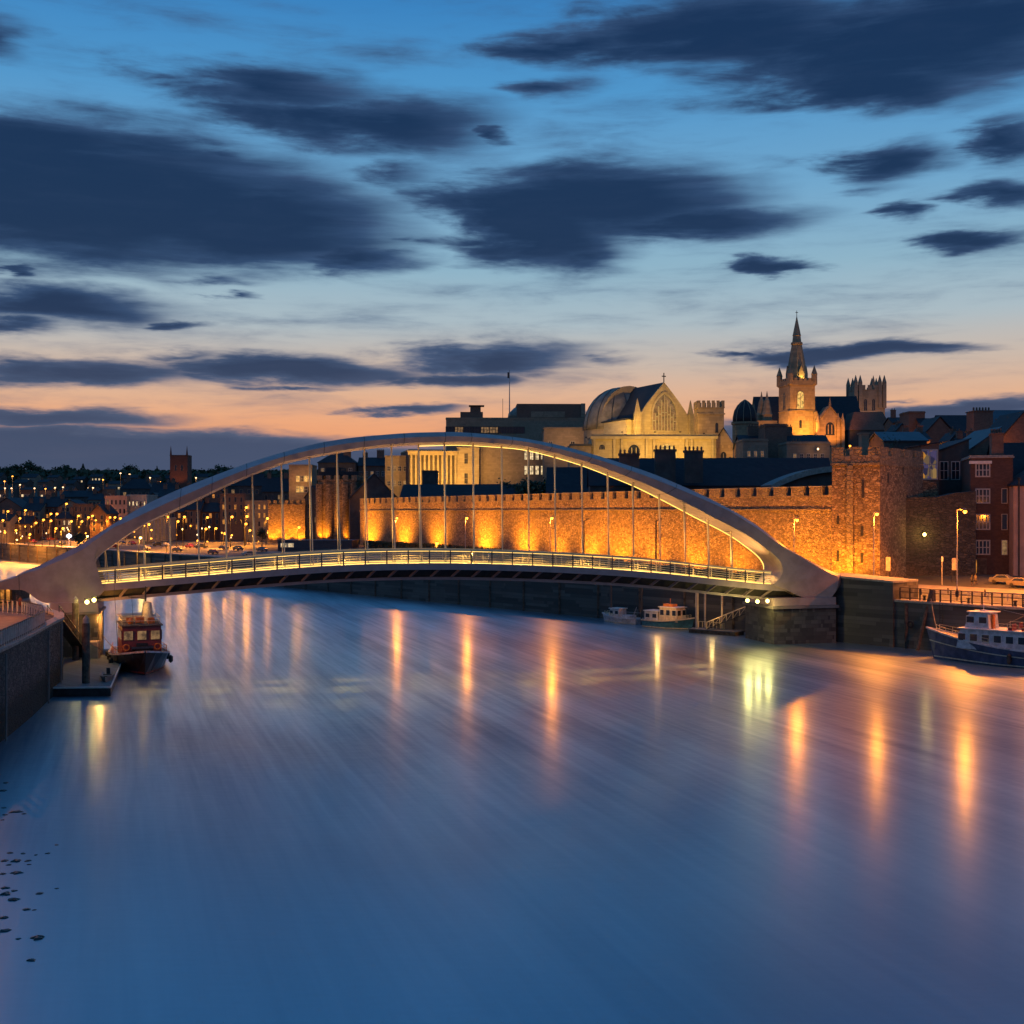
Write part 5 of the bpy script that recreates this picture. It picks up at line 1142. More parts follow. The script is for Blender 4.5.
for i, (x0, x1, yt, Y, wl, rd) in enumerate(B2):
    building('back_row_house', 'taller house in the second row of the left waterfront, %s from the left' % ORD[i], 'house', x0, x1, yt, Y, 12, wl, 'gable_x' if i % 3 else 'gable_y', ridge=rd, yaw=rq.uniform(-8, 8), group='second row of houses on the left waterfront', chim=((.2, 1.6, 1.8), (.8, 1.6, 1.8)) if i % 3 else (),
             wins=[dict(n=(4, 2), w=1.2, h=1.8, u=(.05, .95), v=(.62, .98), lit=.35, glass='win_o', bars=0, frame='tanstone')])
# church tower on the hill
w, W_, H, HR = building('hill_church_tower', 'lone square brick church tower with two thin pinnacles on the left hill', 'church tower', 170, 187.5, 456, 900, 12, 'brick', 'flat', par=.8, wins=[dict(n=(2, 1), w=2.0, h=4, u=(.15, .85), v=(.72, .88), lit=0, frame='tanstone', arch=True, bars=0)])
for x in (.5, W_-.5):
    mb = MB(); mb.lathe((x, .5, H), [(.9, 0), (.6, 2.5), (.08, 7.5)], 6); obj('pinnacle', mb, M['brick'], w)
light('flood_beam', 'SPOT', (W_/2, -14, H-26), 9000, (1, .3, .08), w, .4, target=(W_/2, 0, H-6), cone=70)
# hillside houses
rh = random.Random(11)
HH = []
for row, (ya, Yd, n) in enumerate(((490, 820, 11), (484, 950, 11), (478, 1100, 10))):
    for k in range(n):
        px = -6+k*(250/n)+rh.uniform(-4, 4)
        if 166 < px < 186: continue
        HH.append((px, ya+rh.uniform(-2, 2), Yd))
HH.sort()
for i, (px, yt, Y) in enumerate(HH):
    wpx = rh.uniform(9, 15); x = xat(px, Y); zb = min(gz(x, Y), zat(yt, Y)-4)-1
    wl = rh.choice(['brownbrick', 'brick', 'tanstone', 'darkwall']); 
    building('hillside_house', 'small dark house on the left hillside, %s counting from the left' % ORD[i], 'house', px, px+wpx, yt, Y, 9, wl, 'gable_x', ridge=yt-rh.uniform(2.2, 3.6), yaw=rh.uniform(-15, 15), zb=zb, group='houses on the left hillside',
             wins=[dict(n=(3, 1), w=1.6, h=1.8, u=(.05, .95), v=(.72, .95), lit=.35, glass='win_w', bars=0)], chim=((.15, 1.4, 1.5),))
HL = [(12.5, 476.5), (4.5, 481.5), (20, 485), (11.5, 488.5), (5, 488.5), (34.5, 488.5), (45.5, 489), (55, 488), (63, 487.5), (75.5, 493), (93, 488), (88.5, 488), (103, 480), (129.5, 474.5), (120.5, 473.5), (133, 485.5), (150, 478), (160, 482), (143, 480), (24, 501), (43, 502), (12.5, 505), (176, 484), (196, 478)]
HL.sort()
for i, (px, py) in enumerate(HL):
    Y = 780; p = P(px, py, Y)
    w = thing('hill_lamp', 'pale street lamp on the left hillside, %s counting from the left' % ORD[i], 'street lamp', (p.x, p.y, gz(p.x, Y)), world=True, group='street lamps on the left hillside')
    mb = MB(); mb.tube((p.x, p.y, min(gz(p.x, Y), p.z-3)), (p.x, p.y, p.z), .15); obj('pole', mb, M['metal'], w)
    mb = MB(); mb.lathe(p, [(.05, .5), (.5, .3), (.5, 0), (.05, -.3)], 8); obj('bulb', mb, M['bulb_w'] if i % 3 else M['bulb_o'], w)
    light('lamp_light', 'POINT', p+Vector((0, -1.2, -.9)), 1500, (1, .45, .15), w, .4)

# ---------------------------------------------------------------- trees
def tree(name, label, x, y, zb, h, r_, seed, n=260, group=None, kind='round', cat='tree'):
    rg_ = random.Random(seed); w = thing(name, label, cat, (x, y, zb), group=group)
    mb = MB(); top = h*.55; mb.tube((0, 0, 0), (0, 0, top), r_*.09, r_*.05, 7); tips = []
    for k in range(6):
        a_ = rg_.uniform(0, 6.28); e = Vector((math.cos(a_)*r_*.6, math.sin(a_)*r_*.6, h*rg_.uniform(.55, .85))); mb.tube((0, 0, top*rg_.uniform(.5, 1)), e, r_*.04, r_*.015, 5); tips.append(e)
    obj('trunk', mb, M['bark'], w)
    mb = MB(); tips += [Vector((rg_.uniform(-.5, .5)*r_, rg_.uniform(-.5, .5)*r_, h*rg_.uniform(.5, .92))) for _ in range(7)]
    for _ in range(n):
        c0 = rg_.choice(tips); c = c0+Vector((rg_.gauss(0, r_*.22), rg_.gauss(0, r_*.22), rg_.gauss(0, h*.09)))
        if kind == 'cone': 
            zz = rg_.random(); rr = (1-zz)*r_*rg_.random()**.5; a_ = rg_.uniform(0, 6.28); c = Vector((rr*math.cos(a_), rr*math.sin(a_), h*(.15+.85*zz)))
        u = Vector((rg_.gauss(0, 1), rg_.gauss(0, 1), rg_.gauss(0, 1))).normalized(); v = u.orthogonal().normalized(); s_ = r_*.13*rg_.uniform(.5, 1.2)
        mb.face([c-u*s_, c+v*s_, c+u*s_, c-v*s_*.7])
    obj('crown', mb, M['leaf'], w); return w
TR = [(2, 468, 11), (14, 465, 14), (27, 462, 15), (38, 466, 9), (58, 466, 12), (70, 466, 14), (83, 464, 9), (97, 469, 7), (110, 469, 8), (129, 466, 14), (142, 471, 8), (157, 466, 6), (163, 471, 9), (197, 470, 12), (210, 469, 9), (221, 465, 11), (233, 468, 12), (48, 470, 10), (245, 470, 10)]
TR.sort()
for i, (px, yt, wpx) in enumerate(TR):
    Y = 1250; x = xat(px, Y); zt = zat(yt, Y); r_ = wpx/2*Y/F*1.2; hh = max(14, r_*1.7)
    tree('ridge_tree', 'dark tree on the left skyline, %s counting from the left' % ORD[i], x, Y, zt-hh, hh, r_, 40+i, 420, 'trees on the left skyline', 'cone' if px in (83, 157) else 'round')
rg_ = random.Random(9); mb = MB()
for _ in range(6500):
    px = rg_.uniform(-20, 330); Y = rg_.uniform(1150, 1350); z = zat(rg_.uniform(471, 484), Y); c = Vector((xat(px, Y), Y, z))
    u = Vector((rg_.gauss(0, 1), rg_.gauss(0, 1), rg_.gauss(0, 1))).normalized(); v = u.orthogonal().normalized(); s_ = rg_.uniform(1.5, 3.2)
    mb.face([c-u*s_, c+v*s_, c+u*s_, c-v*s_*.7])
tag(obj('woodland', mb, M['leaf']), 'dark far-off woodland covering the left ridge', 'woodland', kind='stuff')
for i, (px, yt, Y, wpx, lab) in enumerate(((885, 432, 250, 14, 'dark bush top showing over the square tower'), (896, 437, 252, 12, 'dark rounded bush right of the bush over the tower'), (530, 481, 400, 30, 'dark tree mass below the lit windows of the stone block'), (507, 482, 405, 22, 'dark tree left of the mass below the stone block'), (552, 479, 402, 24, 'dark tree right of the mass below the stone block'),
        (262, 529, 395, 10, 'dark clipped tree on the waterfront left of the low wall'), (80, 534, 448, 11, 'dark tree on the quay left of the bright lamps'))):
    x = xat(px, Y); zt = zat(yt, Y); r_ = wpx/2*Y/F*1.15; zb = gz(x, Y); hh = zt-zb
    tree('dark_tree', lab, x, Y, zb, hh, r_, 80+i, 700, 'dark trees in the town')
# ---------------------------------------------------------------- left bank: promenade, kiosk, railings, jetty
pts = [Vector((-43.2, 99, 8.1)), Vector((-44.3, 105, 8.1)), Vector((-45.1, 109, 8.1)), Vector((-47.2, 120, 8.1)), Vector((-49.3, 129.5, 8.1)), Vector((-52.4, 137, 8.1)), Vector((-57, 143, 8.1)), Vector((-61, 146, 8.1))]
railing('quay_railing', 'curved iron railing with pale balusters on the left promenade', pts, 1.5, .95, (1.5, .2), 'metal', 'polemetal', pr=.10, r_=.08)
# glazed cafe under the arch tip
w, W_, H, HR = building('glazed_kiosk', 'glazed orange lit kiosk under the left tip of the arch', 'kiosk', -30, 12, 586, 165, 6, 'wood', 'flat', zb=7.8, rmat='metal', par=0,
    wins=[dict(n=(7, 1), w=.72, h=2.2, u=(.02, .98), v=(.08, .95), lit=1, glass='win_o', frame='metal', bars=0)])
light('room_light', 'POINT', (W_*.8, -1.5, H-.4), 160, (1, .35, .05), w)
def person(px, py, Y, zb, label, h=1.72, lean=0.0, stride=.18, rz=0.0, coat=(.03, .03, .04)):
    """one continuous skinned body, coat and hair as clothing children"""
    x = xat(px, Y); w = thing('person', label, 'person', (x, Y, zb), rz)
    J = [(0, 0, .92), (0, .01, 1.18), (0, .02, 1.42), (0, 0, 1.52), (0, -.02, 1.64), (-.19, 0, 1.40), (-.25, .03, 1.12), (-.22, -.10, .88), (.19, 0, 1.40), (.26, -.02, 1.12), (.22, -.12, .90),
         (-.10, 0, .88), (-.11, -stride*.4, .48), (-.11, -stride*.2, .08), (-.11, -stride*.2-.16, .04), (.10, 0, .88), (.11, stride*.5, .48), (.11, stride*1.2, .08), (.11, stride*1.2-.16, .04)]
    E = [(0, 1), (1, 2), (2, 3), (3, 4), (2, 5), (5, 6), (6, 7), (2, 8), (8, 9), (9, 10), (0, 11), (11, 12), (12, 13), (13, 14), (0, 15), (15, 16), (16, 17), (17, 18)]
    RD = [.14, .14, .15, .06, .10, .07, .05, .04, .07, .05, .04, .10, .07, .05, .045, .10, .07, .05, .045]
    me = bpy.data.meshes.new('body'); k = h/1.75
    me.from_pydata([(a*k, b*k+lean*c, c*k) for a, b, c in J], E, []); o = bpy.data.objects.new('body', me); _link(o, w)
    md = o.modifiers.new('skin', 'SKIN'); sv = me.skin_vertices[0].data
    for i_, r_ in enumerate(RD): sv[i_].radius = (r_*k, r_*k*.85)
    sv[0].use_root = True
    o.modifiers.new('sub', 'SUBSURF').levels = 1
    me.materials.append(M['skin'])
    mb = MB(); ring = lambda z, rx, ry: [(rx*math.cos(a_*math.pi/5)*k, (ry*math.sin(a_*math.pi/5)+.01)*k+lean*z, z*k) for a_ in range(10)]
    mb.loft([ring(.62, .24, .19), ring(.95, .21, .17), ring(1.2, .22, .17), ring(1.42, .25, .15), ring(1.5, .12, .1)]); mt = plain('coat_cloth', coat, .9, var=.15); obj('coat', mb, mt, w, smooth=True)
    mb = MB(); mb.loft([ring(.06, .001, .001) for _ in ()] or [[(.085*math.cos(a_*math.pi/4)*q*k, (.1*math.sin(a_*math.pi/4)*q+.01)*k+lean*z, z*k) for a_ in range(8)] for z, q in ((1.62, 1.05), (1.70, 1.1), (1.76, .8), (1.79, .2))]); obj('hair', mb, M['bark'], w, smooth=True)
    return w
M['skin'] = plain('skin_and_trousers', (.10, .07, .06), .8)
def deck_person(px, d, label, **kw):
    s = bray(px, 560, d)[0]; p = bw(s, d, dz(s)+.01); return person(512+p.x/p.y*F, 0, p.y, p.z, label, **kw)
deck_person(472.5, .6, 'person in a pale jacket walking over the bridge, left of two', coat=(.6, .55, .45), rz=R(75))
deck_person(489, .2, 'person in a pale coat walking over the bridge, right of two', coat=(.65, .6, .5), rz=R(-80))
q = q2w(24, 4.5); person(957, 0, 181, gz(xat(957, 181), 181)+.13, 'person in a dark coat standing by the quay railing post', coat=(.02, .02, .02))
person(972, 0, 196, gz(xat(972, 196), 196)+.1, 'person in dark clothes in front of the lit doorway, left of a pair', coat=(.02, .02, .025), rz=R(40))
person(975.5, 0, 197, gz(xat(975.5, 197), 197)+.1, 'person in a grey jacket in front of the lit doorway, right of a pair', coat=(.12, .1, .09), rz=R(-60))
person(40.5/2, 0, 152, 7.82, 'person in a dark red coat on the left promenade', coat=(.12, .03, .02))
person(17, 0, 157, 7.82, 'person in dark clothes near the glazed kiosk', coat=(.02, .02, .025), rz=R(100))

# jetty pontoon
JA, JB, JC, JD = Vector((-50.0, 133)), Vector((-43.6, 133.5)), Vector((-53.5, 171)), Vector((-61.5, 169))
w = thing('pontoon', 'grey decked floating pontoon beside the left quay wall', 'pontoon', (JA.x, JA.y, 0), world=True)
mb = MB(); mb.prism([tuple(JA), tuple(JB), tuple(JC), tuple(JD)], -.4, .85); obj('float', mb, M['metal'], w)
mb = MB(); mb.prism([tuple(JA), tuple(JB), tuple(JC), tuple(JD)], .852, 1.0); obj('deck', mb, M['decking'], w)
mb = MB()
for a, b in ((JA, JB), (JB, JC), (JD, JA)): mb.beam(Vector((a.x, a.y, .96)), Vector((b.x, b.y, .96)), .12, .16)
obj('edge_trim', mb, M['white'], w)
def pile(px, Y, ytop, r_, label, mat='wood', cap=True):
    x = xat(px, Y); zt = zat(ytop, Y); w = thing('mooring_pile', label, 'pile', (x, Y, 0), world=True, group='timber and steel piles by the left pontoon')
    mb = MB(); mb.tube((x, Y, -3), (x, Y, zt-.9), r_, n=12); obj('shaft', mb, M[mat], w)
    mb = MB(); mb.lathe((x, Y, zt-.9), [(r_*.8, .002), (r_*.8, .5), (.05, .9)], 12); obj('cap', mb, M['cope'], w)
pile(86, 136.5, 615, .42, 'tall dark pile standing in the near end of the pontoon')
pile(75.5, 158, 596, .42, 'dark pile just in front of the arch foot, left of the near one')
pile(100, 163, 608, .38, 'pale lit pile at the far right side of the pontoon', 'concrete')
pile(81, 168, 613, .3, 'thin dark pile between the two taller ones behind the pontoon')
# gangway stairs down the quay wall
w = thing('gangway', 'dark metal gangway sloping from the left quay down to the pontoon', 'gangway', (-53, 141, 7), world=True)
g0, g1 = Vector((-54.5, 146, 7.8)), Vector((-56.5, 163, .7)); side = Vector((1.4, 0, 0))
mb = MB(); mb.beam(g0, g1, 1.4, .15); obj('tread', mb, M['metal'], w)
mb = MB()
for sd in (-.7, .7):
    o_ = Vector((sd, 0, 0)); mb.tube(g0+o_+Vector((0, 0, 1.1)), g1+o_+Vector((0, 0, 1.1)), .05)
    for k in range(9): q = g0.lerp(g1, k/8)+o_; mb.tube(q, q+Vector((0, 0, 1.1)), .04)
obj('handrail', mb, M['metal'], w)
w = thing('service_box', 'pale lit electricity cabinet at the far end of the pontoon', 'cabinet', (xat(92, 160), 160, .6), world=True)
x = xat(92, 160); mb = MB(); mb.box(x-.9, x+.9, 159.6, 160.6, .6, 3.2); obj('cabinet', mb, M['render'], w); mb = MB(); mb.box(x-.8, x-.05, 159.52, 159.6, .8, 3.0).box(x+.05, x+.8, 159.52, 159.6, .8, 3.0); obj('door', mb, M['concrete'], w)

# ---------------------------------------------------------------- boats (local frame: bow at +x, beam along y)
def hull_rings(L, Bm, z_dk, z_bow, z_keel=-.7, n=12, bluff=1.0, stern=.8, rake=.08):
    rings = []
    for i in range(n+1):
        u = i/n; x = -L/2+L*u
        hb = Bm/2*(stern+(1-stern)*min(1, u*3)) if u < .55 else Bm/2*max(.015, (1-((u-.55)/.45)**(1.7*bluff)))
        zt = z_dk+(z_bow-z_dk)*max(0, (u-.3)/.7)**2
        hw = hb*(.86 if u < .6 else .86-.45*(u-.6)/.4)
        xr = x+rake*L*max(0, u-.6)/.4
        rings.append([(x, -hw*.35, z_keel), (x, -hw, .05), (xr, -hb, zt), (xr, hb, zt), (x, hw, .05), (x, hw*.35, z_keel)])
    return rings
def make_hull(w, L, Bm, z_dk, z_bow, hm, bottom, trim, dk, **kw):
    rr = hull_rings(L, Bm, z_dk, z_bow, **kw)
    mb = MB(); mb.loft(rr); obj('hull', mb, M[hm], w)
    mb = MB()
    for side in (2, 3):
        sg = -1 if side == 2 else 1
        for a, b in zip(rr, rr[1:]):
            pa, pb = Vector(a[side]), Vector(b[side]); mb.beam(pa+Vector((0, sg*.06, .05)), pb+Vector((0, sg*.06, .05)), .2, .22)
    obj('gunwale', mb, M[trim], w)
    mb = MB()
    for a, b in zip(rr, rr[1:]):
        for (i_, sg) in ((1, -1), (4, 1)):
            pa = Vector(a[i_]).lerp(Vector(a[2 if i_ == 1 else 3]), .07); pb = Vector(b[i_]).lerp(Vector(b[2 if i_ == 1 else 3]), .07)
            mb.beam(pa+Vector((0, sg*.03, 0)), pb+Vector((0, sg*.03, 0)), .06, .14)
    obj('waterline_stripe', mb, M[bottom], w)
    return rr
def boat_rail(w, rr, inset, h, i0, i1, mat='railsteel', gap=1):
    mb = MB()
    for side in (2, 3):
        pts = [Vector(r[side])+Vector((0, inset if side == 2 else -inset, 0)) for r in rr[i0:i1]]
        for hh in (h, h*.55): mb.path([p+Vector((0, 0, hh)) for p in pts], .03, 4)
        for p in pts[::gap]: mb.tube(p, p+Vector((0, 0, h)), .03, n=4)
    obj('deck_rail', mb, M[mat], w)
M['blackhull'] = plain('black_hull_paint', (.012, .012, .016), .3); M['bluehull'] = plain('blue_hull_paint', (.06, .07, .13), .4, var=.35, scale=1.2); M['maroon'] = plain('maroon_paint', (.16, .025, .02), .45)
M['tealhull'] = plain('teal_hull_paint', (.05, .16, .20), .35); M['cream'] = plain('cream_paint', (.55, .45, .32), .5); M['orangep'] = plain('orange_paint', (.6, .18, .03), .5); M['hullwhite'] = plain('white_hull_paint', (.55, .5, .5), .5, var=.3, scale=1.5)
def cabin(w, x0, x1, hw, z0, z1, mat, nwin, wz, wh, name='cabin', slope=.25, pane='glass', roof='white', front=3, pframe='white'):
    mb = MB(); mb.loft([[(x0, -hw, z0), (x1, -hw, z0), (x1, hw, z0), (x0, hw, z0)], [(x0+slope*.3, -hw*.96, z1), (x1-slope, -hw*.96, z1), (x1-slope, hw*.96, z1), (x0+slope*.3, hw*.96, z1)]]); c = obj(name, mb, M[mat], w)
    mb = MB(); mb.box(x0-.15, x1-slope+.3, -hw-.12, hw+.12, z1+.002, z1+.14); obj('cabin_roof', mb, M[roof], c)
    L = x1-x0
    for k in range(nwin):
        xc = x0+L*(k+.5)/nwin; ww_ = L/nwin*.6
        for sg in (-1, 1):
            mb = MB(); y = sg*(hw+.02); mb.box(xc-ww_/2-.06, xc+ww_/2+.06, min(y, y-sg*.05), max(y, y-sg*.05), wz-.06, wz+wh+.06); f = obj('window', mb, M[pframe], c)
            y = sg*(hw+.035); mb = MB(); mb.box(xc-ww_/2, xc+ww_/2, min(y, y-sg*.02), max(y, y-sg*.02), wz, wz+wh); obj('pane', mb, M[pane], f)
    for k in range(front):
        yc = -hw+2*hw*(k+.5)/front; ww_ = 2*hw/front*.66
        mb = MB(); xf = x1+.03-slope*.35; mb.box(xf-.04-.3, xf, yc-ww_/2-.06, yc+ww_/2+.06, wz-.06, wz+wh+.06); f = obj('window', mb, M[pframe], c)
        mb = MB(); mb.box(xf+.002, xf+.03, yc-ww_/2, yc+ww_/2, wz, wz+wh); obj('pane', mb, M[pane], f)
    return c
def ring_buoy(w, c, axis='x'):
    mb = MB(); n = 10; R_, r_ = .38, .09; rings = []
    for i in range(n+1):
        a_ = 2*math.pi*i/n; cx_, cz_ = math.cos(a_), math.sin(a_)
        rings.append([(c[0]+(r_*math.sin(b_*math.pi/3)), c[1]+cx_*(R_+r_*math.cos(b_*math.pi/3)), c[2]+cz_*(R_+r_*math.cos(b_*math.pi/3))) for b_ in range(6)])
    mb.loft(rings, caps=False); obj('ring_buoy', mb, M['orangep'], w)
# fishing trawler seen bow on
bow = Vector((xat(145, 150.5), 150.5)); ax = Vector((.36, -.93)).normalized(); L = 18; c = bow-ax*(L/2)
w = thing('fishing_boat', 'dark hulled fishing boat with maroon wheelhouse moored bow on by the left pontoon', 'fishing boat', (c.x, c.y, 0), math.atan2(ax.y, ax.x))
rr = make_hull(w, L, 7.0, 1.7, 2.9, 'blackhull', 'maroon', 'hullwhite', 'wood', bluff=1.5, stern=.8, rake=.03)
mb = MB(); mb.loft([[(r[2][0], r[2][1]*.9, r[2][2]-.15), (r[3][0], r[3][1]*.9, r[3][2]-.15)] for r in rr], caps=False, closed=False); obj('deck', mb, M['wood'], w)
cb = cabin(w, -3.5, 4.3, 2.45, 1.6, 5.6, 'maroon', 4, 3.9, 1.1, 'wheelhouse', .3, pane='win_dim', roof='wood', front=3, pframe='maroon')
cabin(w, -7.5, -3.8, 2.2, 1.5, 6.2, 'cream', 2, 4.2, .9, 'aft_cabin', .1, roof='cream', front=0)
mb = MB(); 
for x in (-3, -1, 1, 3):
    for sg in (-1, 1): mb.tube((x, sg*2.3, 5.7), (x, sg*2.3, 6.7), .04, n=4)
for h_ in (6.2, 6.7): mb.path([(-3, -2.3, h_), (3.4, -2.3, h_), (3.4, 2.3, h_), (-3, 2.3, h_)], .04, 4)
obj('roof_rail', mb, M['railsteel'], w)
mb = MB(); mb.lathe((-2.4, 1.2, 5.75), [(.7, 0), (.62, 1.6), (.5, 2.4), (.2, 2.5)], 12); obj('funnel', mb, M['cream'], w)
mb = MB(); mb.tube((-2.6, 1.0, 5.7), (-2.6, 1.0, 10.2), .14, .08, 6); mb.tube((-2.6, 1.0, 8.6), (-2.6, -1.2, 8.9), .06); mb.tube((-2.6, 1.0, 9.6), (2, 0, 5.9), .03, n=4); obj('mast', mb, M['metal'], w)
mb = MB(); mb.tube((0, -2.6, 2.0), (-.4, -3.1, 11.0), .05, .02, 5); mb.tube((-2, -.6, 5.7), (-2, -.8, 9.0), .03, n=4); mb.tube((1, .3, 5.7), (1, .4, 8.2), .03, n=4); obj('aerial', mb, M['metal'], w)
mb = MB(); mb.box(.3, 1.5, -.5, .5, 5.75, 6.6).box(-.6, .1, -1.6, -.8, 5.75, 6.4); mb.lathe((2.3, -1.2, 5.75), [(.3, 0), (.4, .4), (.1, .8)], 8); mb.box(1.8, 2.6, .9, 1.7, 5.75, 6.5); obj('deck_gear', mb, M['orangep'], w)
mb = MB(); mb.box(4.5, 6.3, -.9, .9, 1.9, 2.7); mb.tube((5.4, -1.3, 2.9), (5.4, 1.3, 2.9), .28, n=10); mb.box(4.33, 4.42, -.7, .7, 3.1, 3.5); obj('winch', mb, M['metal'], w)
ring_buoy(w, (4.45, -1.9, 3.0)); ring_buoy(w, (4.45, 1.9, 3.0))
boat_rail(w, rr, .25, 1.0, 2, 11, 'brick' if False else 'orangep')
for sg in (-1, 1):
    for x in (-5, -1, 3):
        mb = MB(); mb.lathe((x, sg*3.65, .7), [(.05, 0), (.28, .2), (.28, .8), (.05, 1.0)], 8); obj('fender', mb, M['metal'], w)
light('deck_fill', 'POINT', (-4.5, -4.6, 6.0), 700, (1, .42, .08), w, .2); light('deck_fill', 'POINT', (-1, .5, 7.6), 60, (1, .55, .15), w, .15)  # bare lights without fixtures, the first hung outboard
# small tender next to the pontoon
w = thing('dinghy', 'small grey open boat tied at the near right corner of the pontoon', 'dinghy', (xat(107, 139.5), 139.5, 1.02), R(-75))
mb = MB(); mb.loft([[(x, -h_, .6), (x, -h_*.6, 0), (x, h_*.6, 0), (x, h_, .6), (x, h_*.75, .6), (x, h_*.4, .2), (x, -h_*.4, .2), (x, -h_*.75, .6)] for x, h_ in ((-2.4, .75), (0, .85), (1.6, .6), (2.6, .06))]); obj('hull', mb, M['concrete'], w)
mb = MB(); mb.box(-1.4, -1.0, -.7, .7, .36, .44).box(.4, .8, -.6, .6, .36, .44); obj('thwart', mb, M['wood'], w)
mb = MB(); mb.box(-2.75, -2.4, -.2, .2, .3, 1.0); obj('outboard_motor', mb, M['metal'], w)
# white and blue cruiser at right
bow = Vector((xat(936, 168), 168)); ax = Vector((-.70, .714)).normalized(); L = 23; c = bow-ax*(L/2-.2)
w = thing('passenger_boat', 'blue hulled passenger boat with long white cabin moored at the right quay', 'passenger boat', (c.x, c.y, 0), math.atan2(ax.y, ax.x))
rr = make_hull(w, L, 5.2, 2.1, 4.1, 'bluehull', 'cream', 'hullwhite', 'wood', bluff=1.15, stern=.85, rake=.05, n=16)
mb = MB()
for a, b in zip(rr, rr[1:]):
    for (i_, j_, sg) in ((1, 2, -1), (4, 3, 1)):
        pa = Vector(a[i_]).lerp(Vector(a[j_]), .6); pb = Vector(b[i_]).lerp(Vector(b[j_]), .6); mb.beam(pa+Vector((0, sg*.05, 0)), pb+Vector((0, sg*.05, 0)), .12, .12)
obj('rubbing_strake', mb, M['cream'], w)
mb = MB(); mb.loft([[(r[2][0], r[2][1]*.9, r[2][2]-.2), (r[3][0], r[3][1]*.9, r[3][2]-.2)] for r in rr], caps=False, closed=False); obj('deck', mb, M['wood'], w)
cabin(w, -10.2, 7.4, 2.15, 1.9, 4.5, 'hullwhite', 11, 3.0, .9, 'cabin', .5, front=2)
cabin(w, 3.2, 6.6, 1.5, 4.55, 6.7, 'hullwhite', 2, 5.35, .8, 'wheelhouse', .7, front=2)
mb = MB()
for sg in (-1, 1):
    mb.path([(x, sg*2.15, 5.5) for x in (-10, 2)], .035, 4); mb.path([(x, sg*2.15, 5.1) for x in (-10, 2)], .03, 4)
    for k in range(9): mb.tube((-10+12*k/8, sg*2.15, 4.6), (-10+12*k/8, sg*2.15, 5.5), .03, n=4)
obj('roof_rail', mb, M['railsteel'], w)
boat_rail(w, rr, .2, .9, 10, 16)
for k in range(6):
    mb = MB(); x = -8.6+1.75*k; mb.box(x, x+.45, -1.7, -.4, 4.66, 5.1).box(x-.08, x, -1.7, -.4, 4.66, 5.5).box(x, x+.45, .4, 1.7, 4.66, 5.1).box(x-.08, x, .4, 1.7, 4.66, 5.5); obj('bench', mb, M['maroon'], w)
mb = MB(); mb.tube((-1, 0, 4.6), (-1, 0, 7.6), .06, .03, 6); mb.tube((4.6, 0, 6.8), (4.6, 0, 7.8), .04); mb.box(4.2, 4.9, -.5, .5, 6.86, 7.0); mb.beam((-1, 0, 6.6), (4.6, 0, 7.6), .02, .02); obj('mast', mb, M['white'], w)
mb = MB(); mb.box(2.95, 3.2, .2, .8, 4.66, 6.5); obj('door', mb, M['orangep'], w); ring_buoy(w, (6.0, 1.2, 3.0))
mb = MB(); mb.lathe((0, 2.75, .35), [(.05, 0), (.3, .25), (.3, 1.2), (.05, 1.45)], 8); obj('fender', mb, M['metal'], w)
mb = MB(); mb.lathe((0, -2.75, .35), [(.05, 0), (.3, .25), (.3, 1.2), (.05, 1.45)], 8); obj('fender', mb, M['metal'], w)
# two boats and pontoon under the bridge
ax = Vector((.70, -.71)).normalized(); cpt = Vector((xat(668, 212), 212))
w = thing('cabin_cruiser', 'teal hulled boat with lit cream wheelhouse moored under the bridge', 'motor boat', (cpt.x, cpt.y, 0), math.atan2(ax.y, ax.x))
rr = make_hull(w, 9.6, 3.4, 1.2, 2.0, 'tealhull', 'cream', 'cream', 'wood', bluff=1.2)
cabin(w, -.9, 3.0, 1.35, 1.2, 3.6, 'cream', 3, 2.3, .9, 'wheelhouse', .3, front=2); cabin(w, -4.2, -1.2, 1.3, 1.0, 2.8, 'hullwhite', 2, 1.7, .7, 'aft_cabin', .1, front=0)
boat_rail(w, rr, .15, .7, 8, 12); mb = MB(); mb.tube((.5, 0, 3.7), (.5, 0, 5.1), .05); mb.box(-.5, 1.5, -.7, .7, 3.75, 4.2); obj('mast', mb, M['orangep'], w)
light('deck_fill', 'POINT', (1.2, -4.4, 4.6), 420, (1, .45, .1), w, .2)  # point light added to brighten the boat, no fixture
cpt = Vector((xat(622, 222), 222)); w = thing('workboat', 'low white work boat left of the teal cruiser under the bridge', 'work boat', (cpt.x, cpt.y, 0), math.atan2(-ax.y, -ax.x))
rr = make_hull(w, 8.0, 2.8, .9, 1.5, 'hullwhite', 'cream', 'hullwhite', 'wood', bluff=1.2); cabin(w, -.2, 2.2, 1.05, .9, 2.5, 'hullwhite', 2, 1.6, .6, 'cabin', .3, front=2)
mb = MB(); mb.tube((-2.5, 0, 1), (-3.4, 0, 3), .05); mb.box(-2.6, -.6, -.9, .9, .95, 1.5); mb.path([(-3.6, -1, 1.9), (-.2, -1, 1.9)], .03, 4); obj('deck_gear', mb, M['hullwhite'], w); boat_rail(w, rr, .12, .6, 7, 12)
cpt = Vector((xat(716, 202), 202)); w = thing('pontoon', 'small lit wooden landing stage left of the right pier', 'pontoon', (cpt.x, cpt.y, 0), R(-42))
mb = MB(); mb.box(-4.4, 4.4, -1.4, 1.4, -.3, .55); obj('float', mb, M['wood'], w); mb = MB(); mb.box(-4.5, 4.5, -1.5, 1.5, .552, .68); obj('deck', mb, M['decking'], w); light('deck_fill', 'POINT', (0, -1.2, 3.6), 160, (1, .55, .15), w, .2)  # point light over the stage without a fixture
mb = MB(); 
